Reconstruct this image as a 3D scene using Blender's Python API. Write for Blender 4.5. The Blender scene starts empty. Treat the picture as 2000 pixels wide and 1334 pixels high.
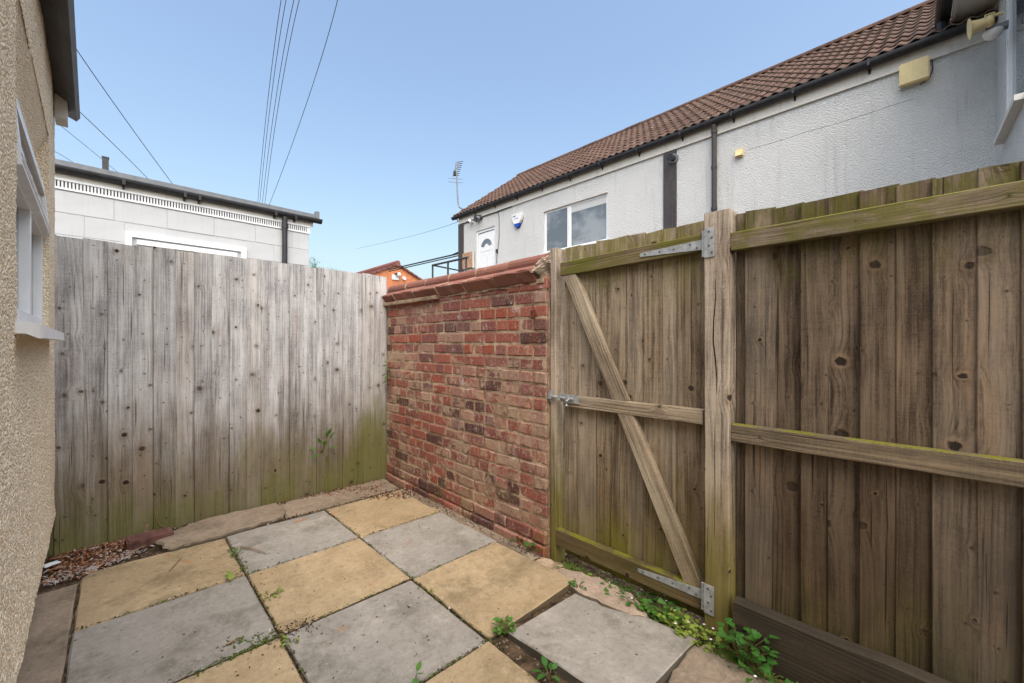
import bpy, bmesh, math, random
import numpy as np
from mathutils import Vector, Matrix, noise as mnoise

scene = bpy.context.scene
COL = scene.collection

# ------------------------------------------------------------------ camera, sky, sun, exposure
F, CX, HY, CAM_H = 814.0, 1000.0, 671.0, 1.2      # focal length and horizon in photo pixels, eye height in metres
TH = math.atan((CX - 230.0) / F)                  # heading, clockwise from the yard's long axis (+Y)
cam_data = bpy.data.cameras.new('camera')
cam = bpy.data.objects.new('camera', cam_data)
COL.objects.link(cam)
cam.location = (0, 0, CAM_H)
cam.rotation_euler = (math.radians(90), 0, -TH)
cam_data.sensor_width = 36
cam_data.lens = F / 2000 * 36
cam_data.shift_y = 0.002
cam_data.clip_start = 0.02
cam_data.clip_end = 3000
scene.camera = cam

SUN_EL, SUN_AZ = math.radians(58), math.radians(210)   # azimuth clockwise from +Y
world = bpy.data.worlds.new('World')
scene.world = world
world.use_nodes = True
wt = world.node_tree
wt.nodes.clear()
sky = wt.nodes.new('ShaderNodeTexSky')
sky.sky_type = 'NISHITA'
sky.sun_disc = False
sky.sun_elevation = SUN_EL
sky.sun_rotation = SUN_AZ
sky.altitude = 0
sky.air_density = 1.5
sky.dust_density = 4.2
sky.ozone_density = 2.2
bg = wt.nodes.new('ShaderNodeBackground')
bg.inputs['Strength'].default_value = 0.083
wo = wt.nodes.new('ShaderNodeOutputWorld')
wt.links.new(sky.outputs[0], bg.inputs[0])
wt.links.new(bg.outputs[0], wo.inputs[0])

sun_data = bpy.data.lights.new('sun', 'SUN')
sun_data.energy = 1.5
sun_data.angle = math.radians(110)
sun_data.color = (1.0, 0.925, 0.82)
sun = bpy.data.objects.new('sun', sun_data)
COL.objects.link(sun)
sd = Vector((math.sin(SUN_AZ) * math.cos(SUN_EL), math.cos(SUN_AZ) * math.cos(SUN_EL), math.sin(SUN_EL)))
sun.rotation_euler = sd.to_track_quat('Z', 'Y').to_euler()

scene.view_settings.view_transform = 'Standard'
scene.view_settings.look = 'None'
scene.view_settings.gamma = 1
scene.view_settings.use_curve_mapping = False
scene.view_settings.exposure = 1.66
scene.render.engine = 'CYCLES'
scene.cycles.use_denoising = True
scene.cycles.max_bounces = 6

R = random.Random(7)
rnd = R.uniform

# ------------------------------------------------------------------ measuring helpers (photo pixel -> point on a known plane)
FW = Vector((math.sin(TH), math.cos(TH), 0)); RT = Vector((math.cos(TH), -math.sin(TH), 0)); UP = Vector((0, 0, 1))
EYE = Vector((0, 0, CAM_H))
def ray(px, py): return FW + RT * ((px - CX) / F) + UP * ((HY - py) / F)
def gnd(px, py, z=0.0):
    d = ray(px, py); return EYE + d * ((z - CAM_H) / d.z)
def onX(px, py, x):
    d = ray(px, py); return EYE + d * (x / d.x)
def onY(px, py, y):
    d = ray(px, py); return EYE + d * (y / d.y)
def at(px, py, depth): return EYE + ray(px, py) * depth

def S(r, g, b, k=1.0):
    f = lambda c: ((c / 255) / 12.92 if c / 255 <= 0.04045 else ((c / 255 + 0.055) / 1.055) ** 2.4)
    return (f(r) * k, f(g) * k, f(b) * k, 1)

# ------------------------------------------------------------------ node helper
class NT:
    def __init__(s, name):
        s.m = bpy.data.materials.new(name); s.m.use_nodes = True
        s.t = s.m.node_tree; s.t.nodes.clear()
        s.out = s.t.nodes.new('ShaderNodeOutputMaterial')
    def put(s, sock, v):
        if v is None: return
        if isinstance(v, bpy.types.NodeSocket): s.t.links.new(v, sock)
        else:
            try: sock.default_value = v
            except Exception: sock.default_value = v[:3]
    def node(s, typ, **props):
        n = s.t.nodes.new(typ)
        for k, v in props.items(): setattr(n, k, v)
        return n
    def math(s, op, a, b=None, c=None, clamp=False):
        n = s.node('ShaderNodeMath', operation=op, use_clamp=clamp)
        s.put(n.inputs[0], a); s.put(n.inputs[1], b); s.put(n.inputs[2], c)
        return n.outputs[0]
    def add(s, a, b): return s.math('ADD', a, b)
    def mul(s, a, b): return s.math('MULTIPLY', a, b)
    def sub(s, a, b): return s.math('SUBTRACT', a, b)
    def step(s, v, lo, hi):
        n = s.node('ShaderNodeMapRange', interpolation_type='SMOOTHSTEP')
        s.put(n.inputs[0], v); s.put(n.inputs[1], lo); s.put(n.inputs[2], hi)
        return n.outputs[0]
    def remap(s, v, a, b, c, d):
        n = s.node('ShaderNodeMapRange')
        for i, x in enumerate((v, a, b, c, d)): s.put(n.inputs[i], x)
        return n.outputs[0]
    def mix(s, f, a, b, mode='MIX'):
        n = s.node('ShaderNodeMix', data_type='RGBA', blend_type=mode)
        s.put(n.inputs[0], f); s.put(n.inputs[6], a); s.put(n.inputs[7], b)
        return n.outputs[2]
    def ramp(s, f, stops, interp='LINEAR'):
        n = s.node('ShaderNodeValToRGB'); n.color_ramp.interpolation = interp
        e = n.color_ramp.elements
        while len(e) < len(stops): e.new(0.5)
        for el, (p, c) in zip(e, stops): el.position = p; el.color = c
        s.put(n.inputs[0], f); return n.outputs[0]
    def xyz(s, v):
        n = s.node('ShaderNodeSeparateXYZ'); s.put(n.inputs[0], v); return n.outputs
    def vec(s, x, y, z=0.0):
        n = s.node('ShaderNodeCombineXYZ')
        for i, q in enumerate((x, y, z)): s.put(n.inputs[i], q)
        return n.outputs[0]
    def vmath(s, op, a, b=None):
        n = s.node('ShaderNodeVectorMath', operation=op); s.put(n.inputs[0], a)
        if b is not None: s.put(n.inputs[1], b)
        return n.outputs[0]
    def noise(s, v, scale=5, detail=3, rough=0.55, dist=0.0, dim='3D'):
        n = s.node('ShaderNodeTexNoise', noise_dimensions=dim)
        s.put(n.inputs['Vector'], v); s.put(n.inputs['Scale'], scale); s.put(n.inputs['Detail'], detail)
        s.put(n.inputs['Roughness'], rough); s.put(n.inputs['Distortion'], dist)
        return n.outputs[0]
    def vor(s, v, scale=5, feature='F1', dim='3D', rand=1.0):
        n = s.node('ShaderNodeTexVoronoi', voronoi_dimensions=dim, feature=feature)
        s.put(n.inputs['Vector'], v); s.put(n.inputs['Scale'], scale); s.put(n.inputs['Randomness'], rand)
        return n.outputs
    def objco(s): return s.node('ShaderNodeTexCoord').outputs['Object']
    def pos(s): return s.node('ShaderNodeNewGeometry').outputs['Position']
    def normal(s): return s.node('ShaderNodeNewGeometry').outputs['Normal']
    def orand(s): return s.node('ShaderNodeObjectInfo').outputs['Random']
    def bump(s, h, strength=0.5, dist=0.01, nrm=None):
        n = s.node('ShaderNodeBump'); s.put(n.inputs['Height'], h)
        n.inputs['Strength'].default_value = strength; n.inputs['Distance'].default_value = dist
        if nrm is not None: s.put(n.inputs['Normal'], nrm)
        return n.outputs[0]
    def finish(s, color, rough=0.8, nrm=None, metal=0.0, spec=0.3, alpha=None, sub=None):
        p = s.node('ShaderNodeBsdfPrincipled')
        s.put(p.inputs['Base Color'], color); s.put(p.inputs['Roughness'], rough)
        s.put(p.inputs['Metallic'], metal); s.put(p.inputs['Specular IOR Level'], spec)
        if nrm is not None: s.put(p.inputs['Normal'], nrm)
        s.t.links.new(p.outputs[0], s.out.inputs[0])
        return s.m

# ------------------------------------------------------------------ materials
def wood(name, light, dark, low, algae=0.5, low_z=0.75, low_amt=0.8, moss_top=0.7, knots=0.55, algae_z=0.55, rings=62.0, hue=0.25,
         alg_hi=0.0, alg_col=(92, 96, 38), grain=1.0, stain=0.45, corner=0.0, kr=0.012, t0=0.14, t1=0.76):
    n = NT(name)
    c = n.xyz(n.objco()); r = n.orand()
    u, v = c[0], c[2]
    # side faces use thickness as the across axis
    u = n.add(u, n.mul(c[1], 0.7))
    ru = n.add(u, n.mul(r, 37.0)); rv = n.add(v, n.mul(r, 91.0))
    # knots: large ones and a finer sprinkling of pin knots
    def knot_layer(KU, KV, r0, r1, pres, seed):
        vo = n.vor(n.vec(n.add(n.mul(ru, KU), seed), n.mul(rv, KV)), 1.0, dim='2D', rand=0.9)
        pp = n.xyz(vo['Position']); kc = n.xyz(vo['Color'])
        dx = n.math('DIVIDE', n.sub(n.add(n.mul(ru, KU), seed), pp[0]), KU)
        dz = n.math('DIVIDE', n.sub(n.mul(rv, KV), pp[1]), KV)
        dist = n.math('SQRT', n.add(n.mul(n.mul(dx, dx), 0.9), n.mul(dz, dz)))
        dist = n.add(dist, n.mul(n.sub(wob, 0.5), r1 * 0.9))
        present = n.math('GREATER_THAN', kc[0], 1.0 - pres)
        rad = n.mul(n.add(r0, n.mul(n.math('POWER', kc[1], 2.0), r1)), present)
        q = n.math('DIVIDE', dist, n.add(rad, 0.0004))
        core = n.mul(n.sub(1.0, n.step(q, 0.55, 1.05)), present)
        ring = n.mul(n.mul(n.step(q, 0.75, 1.0), n.sub(1.0, n.step(q, 1.05, 2.0))), present)
        halo = n.mul(n.math('POWER', 2.718, n.mul(n.mul(q, q), -0.10)), present)
        return core, ring, halo, kc
    wob = n.noise(n.vec(ru, rv, r), 70, 3)
    kcore, kring, halo, kc = knot_layer(7.0, 3.4, 0.0055, kr, knots, 0.0)
    kcore2, kring2, halo2, kc2 = knot_layer(15.0, 8.0, 0.0018, 0.0032, knots * 0.75, 5.3)
    # growth lines
    low1 = n.noise(n.vec(n.mul(ru, 3.0), n.mul(rv, 0.30), n.mul(r, 20)), 1.5, 2, 0.45)
    low2 = n.noise(n.vec(n.mul(ru, 10), n.mul(rv, 1.6), 3.0), 1.0, 2, 0.5)
    g = n.add(n.mul(ru, rings), n.add(n.mul(low1, 8.0), n.add(n.mul(low2, 1.0), n.add(n.mul(halo, 1.5), n.mul(halo2, 0.5)))))
    ln = n.noise(n.vec(g, n.mul(rv, 0.30), r), 1.1, 3, 0.65)
    band = n.math('SINE', n.mul(g, 6.283))
    late = n.mul(n.math('POWER', n.add(0.5, n.mul(band, 0.5)), 3.0), n.step(n.noise(n.vec(n.mul(ru, 9), n.mul(rv, 1.2), 4.0), 1, 3, 0.6), 0.35, 0.7))
    fib = n.noise(n.vec(n.mul(n.add(g, n.mul(ru, 75)), 1.0), n.mul(rv, 4.0), r), 1.0, 4, 0.7)
    strk = n.noise(n.vec(n.mul(ru, 48), n.mul(rv, 1.1), n.mul(r, 3)), 1.0, 4, 0.65)
    saw = n.noise(n.vec(n.mul(ru, 1.5), n.mul(rv, 190.0), r), 1.0, 2, 0.7)
    blot = n.noise(n.vec(n.mul(ru, 8), n.mul(rv, 3.0), n.mul(r, 9)), 1.0, 5, 0.65)
    speck = n.noise(n.vec(n.mul(ru, 300), n.mul(rv, 90), r), 1.0, 3, 0.7)
    val = n.add(n.mul(ln, 0.42), n.add(n.mul(fib, 0.55), n.add(n.mul(late, -0.13 * grain), n.add(n.mul(n.sub(blot, 0.5), 0.85), n.mul(n.sub(strk, 0.5), 0.85)))))
    val = n.add(val, n.add(n.mul(n.sub(saw, 0.5), 0.16), n.mul(n.sub(speck, 0.5), 0.42)))
    t = n.step(val, t0, t1)
    pz = n.xyz(n.pos()); wz = pz[2]
    colr = n.mix(t, dark, light)
    # ragged weathering line between sun-bleached top and damp foot
    en = n.noise(n.vec(n.mul(ru, 9), n.mul(rv, 1.4), 7.0), 1.0, 4, 0.6)
    wl = n.sub(n.add(wz, n.mul(n.sub(en, 0.5), 0.9)), low_z)
    lowm = n.mul(n.sub(1.0, n.step(wl, -0.32, 0.38)), low_amt)
    lowc = n.mix(t, low, tuple(min(1, a * 2.0) for a in low[:3]) + (1,))
    colr = n.mix(lowm, colr, lowc)
    # per-board tone
    colr = n.mix(n.mul(n.math('ABSOLUTE', n.sub(r, 0.5)), hue * 1.4), colr, n.mix(n.math('GREATER_THAN', r, 0.5), S(70, 52, 38), S(196, 184, 168)))
    # warm and grey patches
    wp = n.noise(n.vec(n.mul(ru, 5), n.mul(rv, 1.1), 21.0), 1.0, 3, 0.6)
    colr = n.mix(n.mul(n.step(wp, 0.5, 0.75), 0.35), colr, n.mix(t, S(78, 58, 42), S(150, 118, 88)))
    # dark water stains running down the boards
    ws = n.noise(n.vec(n.mul(ru, 13), n.mul(rv, 0.9), 33.0), 1.0, 5, 0.68)
    colr = n.mix(n.mul(n.step(ws, 0.52, 0.70), stain), colr, n.mix(t, S(44, 36, 28), S(88, 74, 60)))
    # algae
    an = n.noise(n.vec(n.mul(pz[0], 3.2), n.mul(pz[1], 3.2), n.mul(pz[2], 1.6)), 1.0, 4, 0.65)
    az = n.sub(algae_z, n.add(wz, n.mul(n.sub(an, 0.5), 1.5)))
    if corner: az = n.add(az, n.mul(n.step(pz[0], 1.25, 1.75), corner))
    am = n.mul(n.step(az, -0.12, 0.45), algae)
    am = n.mul(am, n.remap(fib, 0.3, 0.7, 0.55, 1.0))
    if alg_hi: 
        hi = n.mul(n.step(n.add(wz, n.mul(n.sub(an, 0.5), 0.8)), 1.35, 1.70), alg_hi)
        am = n.math('MAXIMUM', am, n.mul(hi, n.step(n.noise(n.vec(n.mul(ru, 16), n.mul(rv, 6), r), 1, 5, 0.7), 0.38, 0.56)))
    ac = n.mix(fib, S(*[q * 0.62 for q in alg_col]), S(*[min(255, q * 1.28) for q in alg_col]))
    colr = n.mix(am, colr, ac)
    # moss on upward faces
    nz = n.xyz(n.normal())[2]
    mm = n.mul(n.step(nz, 0.5, 0.85), n.mul(moss_top, n.step(n.noise(n.pos(), 9, 4, 0.6), 0.36, 0.56)))
    colr = n.mix(mm, colr, n.mix(speck, S(70, 74, 18), S(140, 136, 48)))
    # knots and cracks
    colr = n.mix(n.mul(n.step(halo, 0.15, 0.95), 0.16), colr, S(84, 64, 46))
    colr = n.mix(n.mul(kring2, 0.30), colr, S(60, 48, 38))
    colr = n.mix(n.mul(kcore2, 0.75), colr, S(40, 33, 28))
    colr = n.mix(n.mul(kring, 0.28), colr, n.mix(kc[2], S(52, 40, 30), S(150, 126, 100)))
    colr = n.mix(n.mul(kcore, n.remap(kc[2], 0, 1, 0.55, 0.95)), colr, S(38, 31, 26))
    crk = n.noise(n.vec(n.mul(ru, 75), n.mul(rv, 1.5), n.mul(r, 5)), 1.0, 2, 0.5)
    crm = n.mul(n.step(crk, 0.68, 0.74), 0.75)
    colr = n.mix(crm, colr, S(34, 28, 22))
    h = n.add(n.mul(fib, 0.5), n.add(n.mul(late, -0.35), n.add(n.mul(speck, 0.25), n.add(n.mul(kcore, -0.8), n.mul(crm, -1.2)))))
    h = n.add(h, n.mul(kring, 0.5))
    return n.finish(colr, 0.88, n.bump(h, 0.6, 0.005), spec=0.12)

W_SILVER = wood('weathered silver fence board', S(206, 206, 206), S(114, 112, 112), S(82, 70, 50), corner=0.55, t0=0.04, t1=0.84, stain=0.22, algae=0.85, low_z=0.58, low_amt=0.85, algae_z=0.34, knots=0.75, hue=0.20, alg_col=(100, 102, 42), grain=0.8)
W_BROWN = wood('dark brown fence board', S(122, 107, 90), S(46, 38, 31), S(46, 37, 26), algae=0.5, low_z=0.66, low_amt=0.75, algae_z=0.36, knots=0.68, hue=0.34, kr=0.017, stain=0.8, alg_hi=0.75, alg_col=(80, 78, 32))
W_GATE = wood('brown gate board', S(164, 148, 126), S(82, 70, 56), S(76, 63, 40), algae=0.9, low_z=0.52, low_amt=0.7, algae_z=0.40, knots=0.62, hue=0.30, stain=0.55, alg_hi=0.5, alg_col=(106, 102, 32))
W_RAIL = wood('greenish brown rail timber', S(128, 112, 88), S(62, 52, 38), S(72, 60, 40), algae=0.45, low_z=0.3, low_amt=0.6, moss_top=0.95, knots=0.4, hue=0.15, algae_z=0.3, alg_hi=0.85, alg_col=(92, 90, 38), rings=80)
W_POST = wood('sawn post timber', S(184, 170, 152), S(98, 86, 74), S(88, 76, 48), algae=0.85, low_z=0.50, low_amt=0.8, moss_top=0.2, knots=0.2, hue=0.1, algae_z=0.70, alg_col=(108, 102, 42), rings=48)
W_PALE = wood('pale planed brace timber', S(174, 160, 138), S(104, 90, 73), S(96, 80, 56), algae=0.15, low_z=0.25, low_amt=0.6, moss_top=0.2, knots=0.4, hue=0.08, rings=70)
W_SLEEPER = wood('dark damp base board', S(50, 40, 32), S(24, 20, 16), S(26, 21, 17), algae=0.04, low_z=0.1, low_amt=0.3, moss_top=0.0, knots=0.3, hue=0.1)

def plain(name, col, rough=0.6, metal=0.0, var=0.12, scale=12, bump=0.0, bscale=60, spec=0.35, dirt=0.0):
    n = NT(name); p = n.objco()
    a = n.noise(p, scale, 4, 0.6)
    c1 = tuple(x * (1 - var) for x in col[:3]) + (1,); c2 = tuple(min(1, x * (1 + var)) for x in col[:3]) + (1,)
    c = n.mix(n.step(a, 0.3, 0.7), c1, c2)
    if dirt:
        pz = n.xyz(n.pos())
        st = n.noise(n.vec(n.mul(n.add(pz[0], pz[1]), 22), n.mul(pz[2], 2.0), 0), 1, 4, 0.65)
        c = n.mix(n.mul(n.step(st, 0.5, 0.75), dirt), c, S(96, 88, 74))
    nr = n.bump(n.noise(p, bscale, 3, 0.6), bump, 0.003) if bump else None
    return n.finish(c, rough, nr, metal, spec)

M_UPVC = plain('white window plastic', S(226, 228, 230), 0.35, var=0.03, dirt=0.10)
M_UPVC_OLD = plain('greyish white window plastic', S(216, 217, 218), 0.4, var=0.06, dirt=0.18)
M_BLACK = plain('black gutter plastic', S(44, 44, 47), 0.42, var=0.25, dirt=0.12)
M_GREYCAP = plain('grey roof edge trim', S(112, 116, 120), 0.45, var=0.12, dirt=0.15)
M_DARKBAND = plain('dark grey painted timber', S(66, 61, 62), 0.65, var=0.15, dirt=0.12)
M_FASCIA = plain('off white painted board', S(200, 197, 190), 0.6, var=0.05, dirt=0.28)
M_STEEL = plain('dull galvanised steel', S(158, 161, 162), 0.55, metal=0.25, var=0.22, scale=40, bump=0.2, dirt=0.25)
M_SCREW = plain('screw head metal', S(110, 108, 104), 0.4, metal=0.8, var=0.2, scale=30)
M_CREAM = plain('yellowed cream plastic', S(214, 196, 146), 0.5, var=0.06, dirt=0.15)
M_WHITEP = plain('white plastic', S(220, 222, 224), 0.4, var=0.03)
M_BLUE = plain('blue strobe lens', S(20, 72, 172), 0.25, var=0.1)
M_INK = plain('dark blue print', S(52, 56, 92), 0.6, var=0.05)
M_IRON = plain('dark iron', S(58, 60, 62), 0.5, var=0.2)
M_RUST = plain('rusty iron', S(88, 50, 34), 0.85, var=0.35, scale=60, bump=0.4)
M_WIRE = plain('overhead wire', S(92, 100, 112), 0.6, var=0.1)
M_ALU = plain('aerial metal', S(128, 130, 134), 0.45, metal=0.5, var=0.1)
M_TAN = plain('weathered orange board', S(168, 132, 106), 0.8, var=0.35, scale=20)
M_LEADGREY = plain('dark grey eave trim', S(72, 74, 78), 0.5, var=0.18, dirt=0.2)

def glass_mat():
    n = NT('window glass'); p = n.pos(); z = n.xyz(p)
    room = n.noise(n.vec(n.mul(z[1], 1.4), n.mul(z[2], 1.8), 0), 1.0, 3, 0.6)
    d = n.node('ShaderNodeBsdfDiffuse'); n.put(d.inputs[0], n.mix(n.step(room, 0.4, 0.65), S(92, 98, 102), S(140, 144, 146)))
    g = n.node('ShaderNodeBsdfGlossy'); g.inputs['Roughness'].default_value = 0.02; g.inputs[0].default_value = (0.9, 0.93, 0.95, 1)
    f = n.node('ShaderNodeFresnel'); f.inputs[0].default_value = 1.9
    m = n.node('ShaderNodeMixShader'); n.t.links.new(f.outputs[0], m.inputs[0]); n.t.links.new(d.outputs[0], m.inputs[1]); n.t.links.new(g.outputs[0], m.inputs[2])
    n.t.links.new(m.outputs[0], n.out.inputs[0]); return n.m
M_GLASS = glass_mat()
M_DARKGLASS = plain('dark glass', S(34, 40, 48), 0.05, var=0.02, spec=0.8)
M_BLIND = plain('pale roller blind', S(188, 190, 190), 0.8, var=0.03)
M_VENTDARK = plain('dark vent slot', S(60, 56, 58), 0.9, var=0.05)

def roughcast(name, base, spk, scale, bump_d, streak=0.2, cv=0.4, bstr=0.8):
    n = NT(name); p = n.pos()
    v1 = n.vor(p, scale, 'F1')
    a = n.noise(p, scale * 1.7, 3, 0.6); big = n.noise(p, 1.3, 4, 0.6); mid = n.noise(p, 7, 3, 0.6)
    cc = n.mix(n.mul(n.xyz(v1['Color'])[0], cv), base, spk)
    cc = n.mix(n.mul(n.step(a, 0.52, 0.74), cv * 0.9), cc, tuple(x * 0.45 for x in base[:3]) + (1,))  # shade of the roughcast pits painted into the colour as dark specks
    cc = n.mix(n.mul(n.step(big, 0.45, 0.75), 0.22), cc, tuple(x * 0.72 for x in base[:3]) + (1,))
    pz = n.xyz(p)
    st = n.noise(n.vec(n.mul(n.add(pz[0], pz[1]), 9), n.mul(pz[2], 0.7), 0), 1, 4, 0.65)
    cc = n.mix(n.mul(n.step(st, 0.52, 0.78), streak), cc, S(120, 112, 98))
    h = n.add(n.mul(v1['Distance'], -1.0), n.mul(a, 0.8))
    return n.finish(cc, 0.92, n.bump(h, bstr, bump_d), spec=0.1)
M_PEBBLE = roughcast('cream pebbledash', S(242, 218, 180), S(250, 241, 222), 115, 0.012, 0.10, 0.9, 1.0)
M_RENDER = roughcast('white roughcast render', S(216, 217, 216), S(230, 231, 230), 66, 0.016, 0.26, 0.3, 1.0)
M_BLOCKPAINT = plain('white painted blockwork', S(186, 188, 190), 0.7, var=0.035, scale=5, bump=0.35, bscale=90, dirt=0.06)
M_PLINTH = plain('dark damp plinth', S(60, 52, 44), 0.95, var=0.3, scale=20, bump=0.5)

def slab(name, base, base2, rust, rust_col, grime):
    n = NT(name); p = n.pos(); r = n.orand()
    q = n.vmath('ADD', p, n.vec(n.mul(r, 13), n.mul(r, 29), 0))
    big = n.noise(q, 2.8, 8, 0.74, 0.1); mid = n.noise(q, 11, 6, 0.72); fine = n.noise(q, 330, 2, 0.7); f2 = n.noise(q, 85, 4, 0.8)
    c = n.mix(n.step(n.add(n.mul(big, 0.65), n.mul(mid, 0.35)), 0.33, 0.68), base2, base)
    c = n.mix(n.mul(n.math('POWER', r, 1.5), 0.45), c, tuple(x * 0.60 for x in base[:3]) + (1,))
    gm = n.noise(n.vmath('ADD', q, (7, 3, 1)), 3.8, 8, 0.74, 0.15)
    c = n.mix(n.mul(n.step(gm, 0.46, 0.68), n.add(0.40, n.mul(r, 0.45))), c, grime)
    sp = n.noise(q, 40, 5, 0.80)
    c = n.mix(n.mul(n.step(sp, 0.50, 0.66), 0.42), c, grime)
    c = n.mix(n.mul(n.step(sp, 0.44, 0.32), 0.35), c, tuple(min(1, x * 1.35) for x in base[:3]) + (1,))
    rm = n.noise(n.vmath('ADD', q, (3, 17, 5)), 6.0, 3, 0.6)
    c = n.mix(n.mul(n.step(rm, 0.66, 0.76), rust), c, rust_col)
    c = n.mix(n.mul(n.step(f2, 0.54, 0.70), 0.75), c, tuple(x * 0.66 for x in base[:3]) + (1,))
    c = n.mix(n.mul(n.step(fine, 0.55, 0.75), 0.5), c, tuple(x * 0.55 for x in base[:3]) + (1,))
    c = n.mix(n.mul(n.step(fine, 0.45, 0.25), 0.3), c, tuple(min(1, x * 1.35) for x in base[:3]) + (1,))
    # pits and pale scuffs
    pv = n.vor(q, 24); pk = n.xyz(pv['Color'])
    pit = n.mul(n.sub(1.0, n.step(pv['Distance'], n.mul(pk[1], 0.10), n.mul(pk[1], 0.17))), n.math('GREATER_THAN', pk[0], 0.55))
    c = n.mix(n.mul(pit, 0.75), c, S(60, 52, 43))
    rub = n.noise(n.vmath('ADD', q, (2, 9, 4)), 2.2, 8, 0.80, 0.1)
    c = n.mix(n.mul(n.step(rub, 0.54, 0.66), 0.35), c, tuple(min(1, x * 1.3) for x in base[:3]) + (1,))
    blk = n.noise(n.vmath('ADD', q, (21, 1, 4)), 75, 3, 0.8)
    c = n.mix(n.mul(n.step(blk, 0.62, 0.74), 0.5), c, S(74, 68, 56))
    # downward and side faces are mixed towards a darker brown
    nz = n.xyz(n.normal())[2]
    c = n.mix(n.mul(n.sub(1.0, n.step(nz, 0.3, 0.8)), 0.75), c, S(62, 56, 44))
    h = n.add(n.mul(mid, 0.7), n.add(n.mul(sp, 0.5), n.add(n.mul(f2, 0.35), n.mul(pit, -0.5))))
    return n.finish(c, 0.9, n.bump(h, 0.7, 0.006), spec=0.12)
M_BUFF = slab('buff paving stone', S(182, 162, 130), S(154, 133, 101), 0.85, S(170, 104, 54), S(112, 99, 76))
M_GREYSLAB = slab('grey paving stone', S(168, 162, 152), S(140, 135, 127), 0.85, S(160, 104, 64), S(106, 102, 90))
M_CONC = slab('old concrete strip', S(158, 142, 124), S(130, 116, 100), 0.2, S(140, 100, 70), S(88, 78, 64))
M_HAUNCH = slab('pebbly concrete', S(178, 158, 140), S(150, 134, 118), 0.2, S(140, 110, 84), S(110, 98, 80))

def brick_mat():
    n = NT('old red brick'); p = n.pos(); r = n.orand(); z = n.xyz(p)[2]
    base = n.ramp(r, [(0, S(84, 60, 56)), (0.10, S(142, 84, 72)), (0.26, S(126, 76, 70)), (0.40, S(150, 88, 74)), (0.52, S(134, 88, 80)), (0.64, S(108, 76, 72)),
                      (0.76, S(156, 112, 98)), (0.88, S(146, 76, 60)), (0.95, S(152, 120, 104))], 'CONSTANT')
    o = n.vmath('ADD', p, n.vec(n.mul(r, 17), n.mul(r, 5), n.mul(r, 11)))
    m1 = n.noise(o, 26, 4, 0.65); m2 = n.noise(o, 90, 3, 0.7)
    c = n.mix(n.mul(n.step(m1, 0.35, 0.7), 0.5), base, n.mix(0.5, base, S(96, 62, 54)))
    c = n.mix(n.mul(n.step(m2, 0.52, 0.68), 0.45), c, S(192, 162, 142))
    m3 = n.noise(o, 210, 2, 0.7)
    c = n.mix(n.mul(n.step(m3, 0.56, 0.7), 0.4), c, S(84, 56, 50))
    # flaking limewash residue: ragged patches, most in a broad band across the middle and lower wall
    res = n.noise(p, 2.4, 5, 0.62, 0.4); resf = n.noise(p, 24, 6, 0.80); resx = n.noise(o, 9, 4, 0.7)
    band = n.mul(n.step(z, 1.30, 0.80), n.step(z, -0.30, 0.35))
    k = n.add(n.add(n.mul(res, 0.55), n.add(n.mul(resf, 0.50), n.mul(resx, 0.35))), n.add(n.mul(band, 0.10), n.mul(n.sub(r, 0.5), 0.10)))
    rm = n.step(k, 0.765, 0.825)
    rc = n.ramp(n.noise(o, 7, 5, 0.75), [(0.30, S(134, 104, 92)), (0.42, S(158, 128, 116)), (0.54, S(184, 162, 132)), (0.66, S(160, 128, 118)), (0.8, S(190, 176, 162))])
    rc = n.mix(n.mul(n.step(m2, 0.45, 0.7), 0.4), rc, S(126, 100, 84))
    c = n.mix(n.mul(rm, n.remap(resf, 0.35, 0.65, 0.35, 0.85)), c, rc)
    # pale vertical smears and a rust run below the iron pin
    py = n.xyz(p)[1]
    sm = n.noise(n.vec(n.mul(py, 38), n.mul(z, 5), n.mul(r, 4)), 1.0, 4, 0.7)
    c = n.mix(n.mul(n.step(sm, 0.56, 0.70), 0.40), c, S(186, 158, 140))
    ry_ = n.math('ABSOLUTE', n.sub(n.add(py, n.mul(n.noise(n.vec(0, n.mul(z, 9), 0), 1.0, 3), 0.03)), 1.690))
    rus = n.mul(n.sub(1.0, n.step(ry_, 0.008, 0.030)), n.mul(n.step(z, 1.42, 1.38), n.step(z, 0.85, 1.15)))
    c = n.mix(n.mul(rus, n.mul(resf, 0.6)), c, S(132, 72, 38))
    wm = n.step(n.noise(n.vmath('ADD', p, (5, 5, 5)), 7.5, 6, 0.80), 0.585, 0.66)
    c = n.mix(n.mul(wm, 0.55), c, S(196, 190, 188))
    dk = n.noise(n.vmath('ADD', p, (15, 2, 5)), 4.0, 4, 0.65)
    c = n.mix(n.mul(n.step(dk, 0.60, 0.74), 0.6), c, S(62, 46, 42))
    gr = n.mul(n.step(z, 0.5, 0.05), n.step(n.noise(p, 5, 4, 0.6), 0.48, 0.66))
    c = n.mix(n.mul(gr, 0.5), c, S(112, 108, 66))
    h = n.add(n.mul(m1, 0.5), n.add(n.mul(m2, 0.35), n.mul(rm, 0.5)))
    return n.finish(c, 0.92, n.bump(h, 0.65, 0.005), spec=0.1)
M_BRICK = brick_mat()
def mortar_mat():
    n = NT('old lime mortar'); p = n.pos()
    a = n.noise(p, 10, 5, 0.65); b = n.noise(p, 130, 3, 0.7)
    c = n.mix(n.step(a, 0.35, 0.65), S(134, 112, 94), S(186, 164, 138))
    c = n.mix(n.mul(n.step(b, 0.5, 0.7), 0.6), c, S(92, 76, 62))
    return n.finish(c, 0.95, n.bump(n.add(b, a), 0.8, 0.005), spec=0.05)
M_MORTAR = mortar_mat()
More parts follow.
